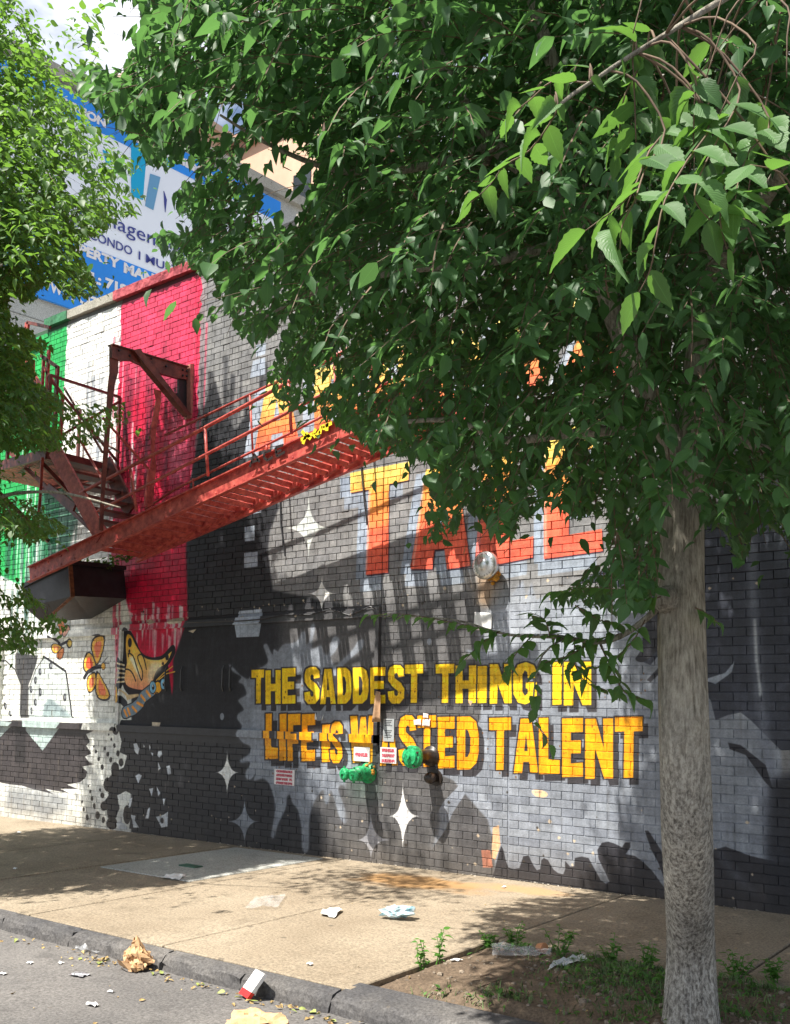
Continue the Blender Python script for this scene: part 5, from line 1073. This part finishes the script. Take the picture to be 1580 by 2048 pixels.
def crown(center, rad, mask, gaps, n, seed, zmin, trunk, avoid, gapkeep=.03, sunkeep=.03):
    r = np.random.default_rng(seed); C = []; O = []
    tries = 0
    while len(C) < n and tries < 90:
        tries += 1; u = r.normal(size=(3000, 3)); u /= np.linalg.norm(u, axis=1)[:, None]; u *= (r.random(3000)**.42)[:, None]
        p = np.array(center)+u*np.array(rad); x, y, z = proj(p)
        infr = (z > .3) & (x > -60) & (x < 1640) & (y > -60) & (y < 2100)
        ok = (~infr) | inpoly(x, y, mask)
        for g in gaps: ok &= ~(infr & inpoly(x, y, g) & (r.random(3000) > gapkeep))
        ok &= ~(lands(p) & (r.random(3000) > sunkeep)) & (infr | (r.random(3000) < .55))  # crown shape thinned for light: sprays shadowing the sunlit areas mostly dropped
        ok &= (p[:, 2] > zmin) & (p[:, 1] < -.75) & (np.linalg.norm(p-CAM, axis=1) > avoid)
        for q in p[ok]: C.append(q); t = q-np.array(trunk); t[2] = t[2]*.4; O.append(t/np.linalg.norm(t))
    return np.array(C[:n]), np.array(O[:n])
C, O = crown((-1.75,-3.25,4.7), (2.75,2.6,2.9), MASK, GAPS, 12000, 21, 1.75, (-1.55,-3.05,3.6), 2.6)
C2, O2 = crown(at(400,215,4.4), (.85,.75,.6), MASK, GAPS, 260, 23, 1.75, (-1.55,-3.05,3.6), 2.6, sunkeep=1)
C3, O3 = crown(at(300,190,4.6), (.5,.5,.35), [(130,130),(170,130),(300,190),(400,260),(300,320),(240,240)], [], 22, 24, 1.75, (-1.55,-3.05,3.6), 2.6, sunkeep=1)
C = np.vstack([C, C2, C3]); O = np.vstack([O, O2, O3]); MASK = MASK+[]
r = np.random.default_rng(77)
LO, LD, LN, LS, seg = sprays(C, O, .30, 9, .073, r)
x, y, z = proj(LO+nrm(LD)*LS[:, None]*.6); infr = (z > .3) & (x > 0) & (x < 1580) & (y > 0) & (y < 2048)
keep = ~infr | inpoly(x, y, MASK) | inpoly(x, y, [(105,125),(160,125),(300,185),(420,260),(300,330),(225,240)]) | (r.random(len(x)) < .03)
for g in GAPS: keep &= ~(infr & inpoly(x, y, g) & (r.random(len(x)) > .06))
keep &= ~(lands(LO) & (r.random(len(LO)) < .75)); LO, LD, LN, LS = LO[keep], LD[keep], LN[keep], LS[keep]
o = link('foliage', leaves_mesh('foliage', LO, LD, LN, LS, seed=3), LEAF, elm); o['kind'] = 'stuff'
twig_mesh('twigs', cull(seg, keep), .0035, TWIG, elm)
# single leaves: the near spray hanging towards the street and the low branches over the lettering
LV = []
def single_mesh(seed):
    r = np.random.default_rng(seed); me = leaves_mesh('leaf_blade', np.zeros((1,3)), np.array([[0,1,0.]]), np.array([[0,0,1.]]), np.array([1.0]), (SVt, SFt, SLt), seed); me.materials.append(LEAFN); return me
LM = [single_mesh(100+i) for i in range(8)]
ATT = None
def add_leaf(o, d, nn, s, rr):
    d = Vector(d).normalized(); x_ = d.cross(Vector(nn)).normalized(); z_ = x_.cross(d); M = Matrix((x_, d, z_)).transposed().to_4x4()
    M = Matrix.Translation(o)@M@Matrix.Diagonal((s*rr.uniform(.78,1.15), s, s*rr.uniform(-.2,2.4), 1)); LV.append((M, s, math.dist(o, CAM)))
def leafy(pts, n, size, rr, rad=.003, up=(0,0,1), spread=1.0, start=.1):
    P = [Vector(p) for p in pts]
    if ATT:                                     # root the twig on the nearest point of the branch that carries it
        c = min((Vector(a).lerp(Vector(b), t/8) for a, b in zip(ATT, ATT[1:]) for t in range(9)), key=lambda q: (q-P[0]).length+max(0, P[0].z-q.z)*2)
        L0 = (c-P[0]).length; tot = L0+sum((b-a).length for a, b in zip(P, P[1:])); P = [c, c.lerp(P[0], .5)+Vector((0,0,.04))]+P; start = max(start, .85*L0/tot)
    Ls = [0]
    for a, b in zip(P, P[1:]): Ls.append(Ls[-1]+(b-a).length)
    def pt(t):
        t *= Ls[-1]
        for i in range(len(P)-1):
            if t <= Ls[i+1]+1e-9: u = (t-Ls[i])/max(1e-6, Ls[i+1]-Ls[i]); return P[i].lerp(P[i+1], u), (P[i+1]-P[i]).normalized()
        return P[-1], (P[-1]-P[-2]).normalized()
    for i in range(n):
        t = start+(1-start)*i/(n-1); o, d = pt(t); sd_ = d.cross(Vector(up)); sd_ = sd_.normalized() if sd_.length > 1e-3 else Vector((1,0,0)); s = 1 if i % 2 else -1
        ld = d*.55+sd_*s*spread*(1 if i < n-1 else .05)+Vector((0,0,-.35))+Vector([rr.gauss(0,.15) for _ in range(3)])
        nn = sd_.cross(d)*.8+Vector((0,-.25,.9))+Vector([rr.gauss(0,.3) for _ in range(3)]); add_leaf(o, ld, nn, size*rr.uniform(.75,1.15)*(1-.15*t), rr)
    limb('twig', [tuple(p) for p in P], [rad*(1-.6*i/(len(P)-1)) for i in range(len(P))], elm, 5, TWIG)
rr = random.Random(12)
ATT = [tuple(p) for p in (at(1540,380,4.0), at(1680,120,3.6), at(1760,-100,3.2), at(1560,-60,2.7), at(1330,70,2.45), at(1180,165,2.35), at(1100,225,2.3))]
A2 = lambda L: [at(*q) for q in L]
leafy(A2([(1420,240,2.3),(1375,320,2.15),(1330,400,2.05),(1312,480,2.0),(1300,540,2.0),(1278,585,2.0)]), 13, .108, rr, .0028, spread=1.1)
leafy(A2([(1480,180,2.4),(1440,270,2.25),(1400,350,2.15),(1390,400,2.1),(1420,440,2.1)]), 11, .108, rr)
leafy(A2([(1350,230,2.4),(1300,300,2.25),(1260,390,2.15),(1200,440,2.12),(1170,462,2.12)]), 9, .108, rr)
leafy(A2([(1112,225,2.3),(1060,300,2.35),(1010,330,2.4),(980,370,2.4),(942,405,2.42)]), 14, .075, rr, .0025)
leafy(A2([(1180,165,2.35),(1110,160,2.4),(1060,200,2.45),(1020,230,2.5)]), 8, .07, rr)
leafy(A2([(1290,110,2.45),(1250,190,2.4),(1240,250,2.4),(1235,310,2.4)]), 10, .078, rr)
leafy(A2([(1640,480,2.3),(1600,400,2.2),(1560,345,2.15),(1500,330,2.1)]), 8, .108, rr)
leafy(A2([(1420,120,2.6),(1360,200,2.5),(1340,270,2.4),(1330,330,2.35)]), 11, .085, rr)
leafy(A2([(1460,300,2.3),(1450,380,2.2),(1440,440,2.12),(1455,500,2.1)]), 9, .108, rr); leafy(A2([(1330,260,2.3),(1290,340,2.2),(1270,400,2.12),(1245,450,2.1),(1240,500,2.08)]), 10, .108, rr)
leafy(A2([(1540,240,2.4),(1500,300,2.3),(1480,350,2.2),(1470,400,2.15)]), 9, .108, rr)
for k in range(11):
    x0 = rr.uniform(1230,1620); y0 = rr.uniform(-60,250); d0 = rr.uniform(2.25,3.0); dx_ = rr.uniform(-110,20)
    leafy(A2([(x0,y0,d0),(x0+dx_*.5,y0+60,d0-.05),(x0+dx_,y0+rr.uniform(110,190),d0-.08)]), rr.randint(8,11), .085, rr)
nn0 = len(LV); ATT = None
leafy(A2([(1040,1272,4.05),(985,1262,4.0),(930,1250,3.97),(860,1236,3.93),(800,1228,3.9),(738,1230,3.88)]), 26, .076, rr)
leafy(A2([(1250,1265,4.1),(1180,1280,4.1),(1120,1270,4.1),(1040,1268,4.05)]), 20, .08, rr); leafy(A2([(1150,1275,4.1),(1150,1330,4.05),(1180,1370,4.0),(1240,1385,4.0)]), 14, .08, rr)
leafy(A2([(1130,1275,4.1),(1085,1310,4.05),(1068,1380,4.0),(1072,1440,4.0),(1098,1490,4.0)]), 10, .085, rr); leafy(A2([(1200,1290,4.1),(1225,1340,4.05),(1250,1385,4.0),(1292,1400,4.0)]), 13, .09, rr)
leafy(A2([(1060,1275,4.05),(1030,1310,4.0),(1010,1350,4.0)]), 9, .095, rr); leafy(A2([(1290,1240,4.05),(1260,1290,4.0),(1210,1330,4.0),(1130,1345,4.0)]), 16, .09, rr)
leafy(A2([(1390,1215,4.0),(1410,1225,4.0),(1436,1245,3.98)]), 6, .07, rr); leafy(A2([(1330,1190,4.0),(1290,1200,3.95),(1240,1180,3.9),(1180,1175,3.9),(1110,1185,3.9)]), 22, .09, rr)
leafy(A2([(1000,1262,4.0),(960,1290,4.0),(930,1320,3.95)]), 7, .085, rr); leafy(A2([(1100,1275,4.05),(1090,1240,4.0),(1060,1225,4.0)]), 8, .085, rr); leafy(A2([(1180,1285,4.1),(1140,1310,4.0),(1090,1325,4.0)]), 9, .09, rr)
leafy(A2([(1150,1210,4.0),(1200,1240,4.0),(1260,1250,4.0)]), 9, .08, rr)
LV = LV[:300] if len(LV) <= 300 else LV[:nn0][:max(0, 300-(len(LV)-nn0))]+LV[nn0:]
for i, (M, s, dd) in enumerate(LV):
    o = bpy.data.objects.new('leaf', LM[i % 8]); col.objects.link(o); o.parent = elm; o.matrix_parent_inverse = Matrix.Translation(elm.location).inverted(); o.matrix_basis = M
print('single leaves', len(LV), 'foliage leaves', len(LO))

# left tree
TB2 = np.array([-9.3, -3.0, gz(-9.3)])
lt = empty('street_tree', TB2, 'smaller leafed street tree at the left edge in front of the fire escape', 'tree')
limb('trunk', [TB2-[0,0,.1], TB2+[0,0,.3], TB2+[.05,.02,1.5], TB2+[.0,-.05,2.6], TB2+[.15,-.1,4.2], TB2+[.1,-.2,6], TB2+[.2,-.2,7.8]], [.18,.14,.125,.115,.07,.035,.012], lt, 16)
tf = TB2+np.array([0,-.05,2.5])
for q in ([(1.0,-.5,1.2),(2.0,-.9,1.8),(2.9,-.7,2.2)],[(.9,.3,.8),(1.7,.5,.9),(2.5,.7,.7)],[(-.8,.6,1.5),(-1.6,1,2.4)],[(.5,-1,1.8),(1.2,-1.4,3.2),(1.8,-1.5,4.6)],[(-.6,-.8,2),(-1.3,-1.2,3.6)]):
    limb('branch', [tf]+[tf+np.array(p) for p in q], [.035,.022,.013,.006][:len(q)+1], lt, 8)
MASK2 = [(-3000,-1500),(255,-1500),(215,-100),(200,60),(225,130),(195,190),(165,215),(190,260),(240,290),(285,340),(230,360),(292,385),(280,430),(240,440),(200,470),(155,490),(180,545),(205,590),(130,600),(110,560),(75,580),(60,620),(30,640),(110,700),(105,740),(60,760),(130,800),(200,800),(240,790),(262,830),(235,880),(160,900),(60,905),(90,930),(110,960),(60,1000),(140,1060),(60,1090),(30,1075),(20,1130),(60,1180),(110,1215),(140,1260),(70,1270),(75,1310),(20,1300),(-100,1320),(-3000,2500)]
GAPS2 = [[(15,590),(60,600),(110,660),(20,650)],[(-10,905),(140,900),(165,1000),(130,1040),(70,990),(-10,1000)],[(-10,1070),(45,1080),(30,1175),(-10,1185)],[(150,900),(240,840),(260,960),(180,1010)],[(60,700),(125,700),(125,760),(70,770)],[(130,340),(170,350),(160,400),(130,390)],[(0,1215),(130,1215),(60,1245),(0,1235)]]
SPRIG = [(118,765),(270,765),(270,905),(118,905)]
C, O = crown((-8.35,-3.1,5.4), (3.1,2.8,4.0), MASK2, GAPS2, 11500, 5, 1.9, (-9.3,-3,3.8), 3.5)
C2, O2 = crown(at(190,330,8.4), (1.0,.9,1.1), MASK2, [], 900, 25, 1.9, (-9.3,-3,3.8), 3.5, sunkeep=1)
C3, O3 = crown(at(185,845,8.0), (.42,.4,.3), [(110,760),(262,780),(262,905),(110,905)], [], 30, 26, 1.9, (-9.3,-3,3.8), 3.5, sunkeep=1)
SP = len(C)+len(C2); C = np.vstack([C, C2, C3]); O = np.vstack([O, O2, O3])
r = np.random.default_rng(78)
LO, LD, LN, LS, seg = sprays(C, O, .28, 8, .074, r)
x, y, z = proj(LO+nrm(LD)*LS[:, None]*.6); infr = (z > .3) & (x > 0) & (x < 1580) & (y > 0) & (y < 2048)
keep = ~infr | inpoly(x, y, MASK2) | (r.random(len(x)) < .02)
for g in GAPS2: keep &= ~(infr & inpoly(x, y, g) & (r.random(len(x)) > .08))
keep &= ~(infr & inpoly(x, y, SPRIG) & (r.random(len(x)) > .35))
keep &= ~(lands(LO) & (r.random(len(LO)) < .75)); LO, LD, LN, LS = LO[keep], LD[keep], LN[keep], LS[keep]
o = link('foliage', leaves_mesh('foliage', LO, LD, LN, LS, seed=4), LEAF2, lt); o['kind'] = 'stuff'
twig_mesh('twigs', cull(seg, keep), .0035, TWIG, lt)

# creeper growing on top of the hood
vn = empty('hood_creeper', wp(200, 1125, -.4), 'small green creeper growing along the top of the black metal hood', 'plant')
r = np.random.default_rng(6); O_ = []; 
for k in range(240):
    t = r.random(); a = wp(135+140*t+r.normal()*4, 1130-42*max(0, t-.55)*1.6+r.normal()*5, -.55+.4*t); O_.append(a)
O_ = np.array(O_); D_ = r.normal(size=(240,3))*[1,1,.6]; o = link('leaves', leaves_mesh('leaves', O_, D_, np.array([0,-.3,1.])+r.normal(size=(240,3))*.4, r.uniform(.04,.08,240), seed=8), LEAF2, vn); o['kind'] = 'stuff'

# ------------------------------------------------------------------ weeds and grass in the pit
def weed(x, y, h, n, lab, seed, spread=.06, group='leafy weeds in the soil pit'):
    r = np.random.default_rng(seed); z0 = soilz(x, y) if -3.25 < x < -.3 and y < -1.98 else gz(x); e = empty('weed', (x, y, z0), lab, 'weed', group); mb = MB(); O = []; D = []
    for s in range(n):
        a = r.uniform(0, 6.28); top = np.array([x+math.cos(a)*spread*r.random()*1.5, y+math.sin(a)*spread*r.random()*1.5, z0+h*r.uniform(.6,1.1)]); b = np.array([x+r.normal()*.015, y+r.normal()*.015, z0-.01])
        mb.tube([b, (b+top)/2+r.normal(size=3)*.008, top], [.003,.0025,.0015], 4)
        for k in range(9):
            t = .25+.75*k/8; p = b*(1-t)+top*t; an = a+k*2.4; O.append(p); D.append((math.cos(an), math.sin(an), .35-.2*t))
    mb.build('stem', WEED, e); O = np.array(O); D = np.array(D)
    link('leaves', leaves_mesh('leaves', O, D, np.tile([0,0,1.], (len(O),1))+r.normal(size=(len(O),3))*.3, r.uniform(.024,.05,len(O))*(h/.16)**.3, seed=seed), WEED, e)['kind'] = 'stuff'
for i, (x, y, h, n, lab) in enumerate([(845,1932,.17,4,'leftmost upright weed at the corner of the soil pit'),(876,1925,.2,4,'tall thin weed just right of the leftmost one at the pit corner'),(975,1890,.09,9,'low dark weed clump on the back left edge of the pit'),(1030,1893,.12,8,'weed clump behind the crumpled clear bottle'),(1120,1915,.15,7,'weed clump between the bottle and the plastic film'),(1225,1925,.13,8,'weed clump on the back edge left of the trunk'),(1290,1935,.14,8,'weed clump closest to the left side of the trunk'),(1475,1955,.13,9,'weed clump just right of the trunk'),(1545,1965,.12,9,'weed clump at the right edge of the picture')]):
    p = gp(x, y); weed(p[0], p[1], h, n, lab, 30+i, .07 if h < .13 or n > 5 else .03)
# grass
r = np.random.default_rng(40); N = 42000; gx_ = r.uniform(-3.2,-.35,N); gy_ = r.uniform(-3.27,-2.0,N)
dens = np.zeros(N); X_, Y_ = proj(np.stack([gx_, gy_, np.zeros(N)], 1))[:2]
for (cx_, cy_, rx, ry, w) in ((1250,1975,120,36,.9),(1180,1950,90,20,.6),(1520,1985,90,30,.8),(1000,2015,80,14,.6),(1290,2030,90,30,.5),(1060,1912,80,9,.5),(850,1998,60,7,.35),(1500,1965,90,18,1),(1380,2060,200,30,.5)):
    dens = np.maximum(dens, w*np.exp(-(((X_-cx_)/rx)**2+((Y_-cy_)/ry)**2)*1.3))
cl = np.sin(gx_*23+gy_*9)*np.sin(gy_*31-gx_*11)*.5+.5; k = r.random(N) < dens*(.25+.75*cl); gx_, gy_ = gx_[k], gy_[k]; n = len(gx_)
B0 = np.array([[a, b, soilz(a, b)-.003] for a, b in zip(gx_, gy_)]); an = r.uniform(0, 6.28, n); h = r.uniform(.012,.05,n); lean = r.uniform(.3,1.6,n)*h
W_ = np.stack([np.cos(an+1.57), np.sin(an+1.57), 0*an], 1)*r.uniform(.0014,.0032,n)[:, None]; T_ = B0+np.stack([np.cos(an)*lean, np.sin(an)*lean, h], 1); Mi = (B0+T_)/2+np.array([0,0,.006])
V = np.stack([B0-W_, B0+W_, Mi+W_*.8, Mi-W_*.8, T_], 1).reshape(-1, 3); i0 = np.arange(n)*5; F = np.concatenate([np.stack([i0,i0+1,i0+2],1),np.stack([i0,i0+2,i0+3],1),np.stack([i0+3,i0+2,i0+4],1)])
GR = mat('dusty_grass', (.06,.15,.035), .7, var=.4, vscale=9, color2=(.15,.22,.07)); tag(link('grass', fast_mesh('grass', V, F), GR), 'short dusty grass growing in the soil pit', 'grass', kind='stuff')
nc = 900; ci = r.integers(0, n, nc); CO = B0[ci]+np.array([0,0,.03])*r.random((nc,1)); CDr = np.stack([np.cos(an[ci]), np.sin(an[ci]), r.uniform(.1,.9,nc)], 1)
tag(link('ground_cover', leaves_mesh('ground_cover', CO, CDr, np.tile([0,0,1.],(nc,1))+r.normal(size=(nc,3))*.4, r.uniform(.018,.04,nc), seed=50), WEED), 'low leafy ground cover among the grass of the pit', 'ground cover', kind='stuff')
mb = MB(); q = random.Random(9)
for k in range(500):
    x, y = q.uniform(-3.2,-.4), q.uniform(-3.27,-2.0); z = soilz(x, y); s = abs(q.gauss(.005,.005))+.003; mb.lathe((x,y,z-s*.3), (q.uniform(-.4,.4),q.uniform(-.4,.4),1), [(0,s*1.2),(s*.7,s),(s,s*.3)], 5)
tag(mb.build('pebbles', mat('soil_pebble', (.2,.16,.12), .9, var=.5, vscale=60)), 'small stones and soil crumbs in the pit', 'pebbles', kind='stuff')
for i, (a, b) in enumerate((((962,1992),(1018,1975)),((1010,2002),(1062,1998)),((960,1970),(990,1968)))):
    p, q_ = gp(*a), gp(*b); mb = MB(); p[2] = soilz(p[0],p[1])+.008; q_[2] = soilz(q_[0],q_[1])+.01; mb.tube([p, (p+q_)/2+[0,.01,.008], q_], [.005,.004,.002], 5)
    tag(mb.build('fallen_twig', TWIG), ('long dry twig lying across the bare soil','short dry twig nearest the kerb on the soil','small dry twig left of the long one')[i], 'twig', 'dry twigs on the soil')

# ------------------------------------------------------------------ litter
def crumple(name, loc, size, m, lab, cat, seed, flat=.5, sub=3, rough=.25, group=None, yaw=0, thick=False, extra=None):
    me = bpy.data.meshes.new(name); import bmesh
    bm = bmesh.new(); bmesh.ops.create_icosphere(bm, subdivisions=sub, radius=1); r = np.random.default_rng(seed)
    pl = r.normal(size=(16,3)); pl /= np.linalg.norm(pl, axis=1)[:, None]; off = r.uniform(.55,1.0,16)
    for v in bm.verts:
        p = np.array(v.co); d = pl@p; s = 1.0
        for k in range(16):
            if d[k] > off[k]*.9: s = min(s, off[k]*.9/d[k])
        p = p*s*(1+rough*.3*math.sin(p[0]*9+seed)*math.sin(p[1]*8+p[2]*7))+r.normal(0, rough*.07, 3); p[2] = max(p[2], -.75); v.co = p
    bm.to_mesh(me); bm.free(); o = link(name, me, m, None)
    o.scale = (size[0], size[1], size[2]); o.rotation_euler = (0, 0, yaw); o.location = (loc[0], loc[1], loc[2]+size[2]*.72); return tag(o, lab, cat, group)
def zr(p, dz=0): return np.array([p[0], p[1], gz(p[0])+dz])
def sheet(name, P, m, lab, cat, seed, h=.02, dz=.004, n=9, group=None, g0=None):
    r = np.random.default_rng(seed); q = [gp(*p, g0 or 0) for p in P]; V = []; ph = r.uniform(0, 6, 4)
    for j in range(n+1):
        for i in range(n+1):
            u, w = i/n, j/n; p = (q[0]*(1-u)+q[1]*u)*(1-w)+(q[3]*(1-u)+q[2]*u)*w; e = 4*u*(1-u)*.6+4*w*(1-w)*.4
            zz_ = dz+h*(.5+.5*math.sin(u*9+ph[0]+w*4)*math.sin(w*8+ph[1]))*(.3+.7*e)+r.random()*h*.35
            if g0 is None and -3.25 < p[0] < -.3 and p[1] < -1.98: b = soilz(p[0], p[1])
            else: b = gz(p[0])+(g0 or 0)
            V.append((p[0]+r.normal()*.004, p[1]+r.normal()*.004, b+zz_))
    mb = MB(); mb.add(V, [(j*(n+1)+i, j*(n+1)+i+1, (j+1)*(n+1)+i+1, (j+1)*(n+1)+i) for j in range(n) for i in range(n)]); o = mb.build(name, m, None)
    return tag(o, lab, cat, group)
RD = -.10
p = gp(314, 1925, RD); p[1] = -3.64; bagt = empty('brown_paper_bag', p, 'crumpled brown paper bag standing in the gutter against the kerb', 'paper bag')
b1 = crumple('bag', p+[0,.04,0], (.115,.09,.08), BAG, None, None, 5, rough=1.1, sub=4); del_ = b1
me = b1.data
for v in me.vertices:
    if v.co.z > .1: k = (v.co.z-.1); v.co.x *= (1-.75*k); v.co.y *= (1-.6*k); v.co.z *= 1.4
b1.parent = bagt; b1.matrix_parent_inverse = Matrix.Translation(bagt.location).inverted()
mb = MB(); mb.add([p+[-.06,-.02,.02],p+[.07,-.045,.015],p+[.10,-.03,.05],p+[.02,-.075,.07],p+[-.05,-.05,.06]], [(0,1,2,3,4)]); mb.build('torn_flap', BAG, bagt)
# white and red carton leaning on the kerb
ct = empty('white_and_red_carton', gp(505, 1990, RD), 'white food carton with a red band leaning against the kerb', 'carton')
CA, CB = gp(480,1990,RD+.01), gp(512,1996,RD+.01); CA[1] = -3.60; CB[1] = -3.64
ux = (CB-CA); ux[2] = 0; L_ = np.linalg.norm(ux); ux /= L_; vy = np.array([-ux[1], ux[0], 0]); upv = nrm(np.array([vy[0]*.5, vy[1]*.5, .85])+ux*.3)
def carton(a, b, c, d, m, name, th=.022):
    nv = np.cross(ux, upv); q = [CA+ux*x_+upv*y_ for x_, y_ in ((a,b),(c,b),(c,d),(a,d))]; mb = MB(); v = q+[p_-nv*th*-1 for p_ in q]; mb.add(v, [(0,1,2,3),(7,6,5,4),(0,4,5,1),(1,5,6,2),(2,6,7,3),(3,7,4,0)]); mb.build(name, m, ct)
carton(0, 0, L_, .038, mat('carton_red', (.6,.02,.02), .4), 'red_band'); carton(.0, .0385, L_, .155, PAPER, 'carton_body'); 
sheet('flattened_paper_bag', [(448,2060),(470,2028),(560,2036),(578,2056)], BAG, 'flattened brown paper bag on the asphalt at the bottom of the picture', 'paper bag', 3, .045, g0=RD); 
pb = gp(794, 1838); crumple('blue_plastic_bag', zr(pb), (.125,.085,.058), BLUEF, 'crumpled clear and blue plastic bag on the tan pavement', 'plastic bag', 9, rough=.9, yaw=.3)
sheet('clear_plastic_film', [(490,1820),(512,1797),(572,1792),(556,1818)], CLEAR, 'sheet of crinkled clear film lying on the sunny pavement', 'plastic film', 4, .03)
sheet('white_wrapper', [(640,1832),(650,1824),(684,1822),(668,1838)], PAPER, 'white wrapper with a green corner left of the blue plastic bag', 'wrapper', 5, .035, n=6)
sheet('white_paper_sheet', [(320,1757),(345,1749),(373,1752),(358,1762)], PAPER, 'white paper sheet lying on the edge of the pale patch', 'paper sheet', 6, .02, n=6)
sheet('gutter_plastic_film', [(150,1902),(170,1889),(210,1893),(198,1911)], CLEAR, 'torn clear film among leaves in the gutter left of the paper bag', 'plastic film', 7, .04, g0=RD)
sheet('flattened_can', [(137,1952),(150,1946),(181,1950),(165,1957)], mat('can_print', (.55,.45,.5), .3, .6, var=.8, vscale=40, color2=(.7,.7,.75)), 'flattened printed can lying on the asphalt', 'can', 8, .012, n=5, g0=RD)
sheet('white_paper_sheet', [(-20,1852),(0,1843),(24,1848),(5,1855)], PAPER, 'white paper piece in the gutter at the left picture edge', 'paper sheet', 9, .02, n=5, g0=RD)
sheet('clear_gutter_wrapper', [(42,1862),(50,1853),(66,1862),(58,1868)], CLEAR, 'small clear wrapper in the gutter near the left edge', 'wrapper', 10, .03, n=5, g0=RD)
sheet('clear_bottle_film', [(985,1925),(982,1906),(1105,1912),(1098,1930)], CLEAR, 'long crumpled clear plastic sleeve lying among the weeds', 'plastic sleeve', 11, .05)
sheet('pale_plastic_strip', [(1095,1950),(1110,1938),(1165,1922),(1172,1938)], mat('pale_film', (.6,.62,.62), .4, alpha=.85), 'pale plastic strip lying on the grass in the pit', 'plastic strip', 12, .03)
sheet('white_paper_sheet', [(898,1936),(905,1930),(926,1935),(918,1941)], PAPER, 'small white paper scrap on the soil beside the upright weeds', 'paper sheet', 13, .012, n=4)
sheet('white_paper_strip', [(170,2012),(180,2008),(200,2013),(190,2016)], PAPER, 'curled white paper strip on the asphalt near the bottom left', 'paper strip', 14, .02, n=4, g0=RD)
for i, (x, y, z_, l) in enumerate([(222,1985,RD,'white paper scrap on the asphalt below the brown bag'),(60,1927,RD,'tiny white scrap on the asphalt at left'),(5,1949,RD,'white splinter of paper at the left edge of the asphalt'),(38,1665,0,'tiny white scrap on the shaded pavement near the wall'),(30,1738,0,'small white scrap on the shaded pavement at left'),(120,1927,RD,'white scrap on the asphalt left of the clear film'),(1008,1775,0,'pale scrap near the foot of the wall'),(620,1930,0,'pale scrap on the pavement by the kerb')]):
    s = 7 if y > 1900 else 5; sheet('paper_fleck', [(x-s,y+1),(x-s*.3,y-s*.3),(x+s,y),(x+s*.2,y+s*.4)], PAPER, l, 'paper scrap', 20+i, .012, n=3, g0=z_ or None, group='small paper scraps on the ground')
cup = gp(1077, 1910); mb = MB(); mb.lathe((cup[0],cup[1],soilz(cup[0],cup[1])+.03), (.8,-.3,.12), [(0,.024),(.05,.032),(.055,.03)], 14); tag(mb.build('orange_cup', mat('faded_orange_cup', (.5,.22,.1), .6)), 'small faded orange cup lying beside the clear sleeve', 'cup')
# fallen leaves in the gutter and over the ground
def fallen(n, name, lab, seed, fpos, cols, size):
    r = np.random.default_rng(seed); O = np.array([fpos(r) for _ in range(n)]); a = r.uniform(0, 6.28, n); D = np.stack([np.cos(a), np.sin(a), r.normal(0,.12,n)], 1)
    me = leaves_mesh(name, O, D, np.tile([0,0,1.],(n,1))+r.normal(size=(n,3))*.45, r.uniform(*size, n), seed=seed); o = link(name, me, cols); return tag(o, lab, 'fallen leaves', kind='stuff')
YLW = mat('dry_leaf', (.22,.12,.04), .8, var=.6, vscale=30, color2=(.5,.36,.14)); GRL = mat('pale_green_leaf', (.25,.3,.08), .7, var=.4, vscale=25)
def gut(r):
    x = r.choice([r.uniform(-6.4,-2.2), r.normal(-4.2,.5), r.normal(-3.5,.35), r.normal(-5.1,.25)]); y = -3.575-abs(r.normal(0,.06)); return (x, y, gz(x)+RD+.006+r.random()*.012)
fallen(150, 'gutter_leaves', 'dry yellow and brown leaves gathered in the gutter', 61, gut, YLW, (.012,.04)); fallen(22, 'green_gutter_leaves', 'pale green leaves lying along the gutter', 62, gut, GRL, (.03,.06))
def sc2(r): x = r.uniform(-7,-2); y = r.uniform(-5.2,-3.6); return (x, y, gz(x)+RD+.006)
fallen(40, 'scattered_road_leaves', 'dry leaf bits scattered over the asphalt', 63, sc2, YLW, (.015,.04))
def sc3(r): x = r.uniform(-8,-1.5); y = r.uniform(-3.2,-.1); return (x, y, (soilz(x,y) if x > -3.25 and y < -1.98 else gz(x))+.006)
fallen(60, 'pavement_bits', 'tiny dry bits scattered over the pavement', 64, sc3, YLW, (.008,.022))
def bs(r): x = r.uniform(-9.5,-2.2); return (x, -abs(r.normal(0,.03))-.01, gz(x)+.004+r.random()*.006)
fallen(260, 'wall_foot_debris', 'flakes of paint and dirt gathered at the foot of the wall', 65, bs, mat('paint_flake', (.2,.17,.14), .9, var=.7, vscale=40, color2=(.55,.5,.42)), (.008,.03))
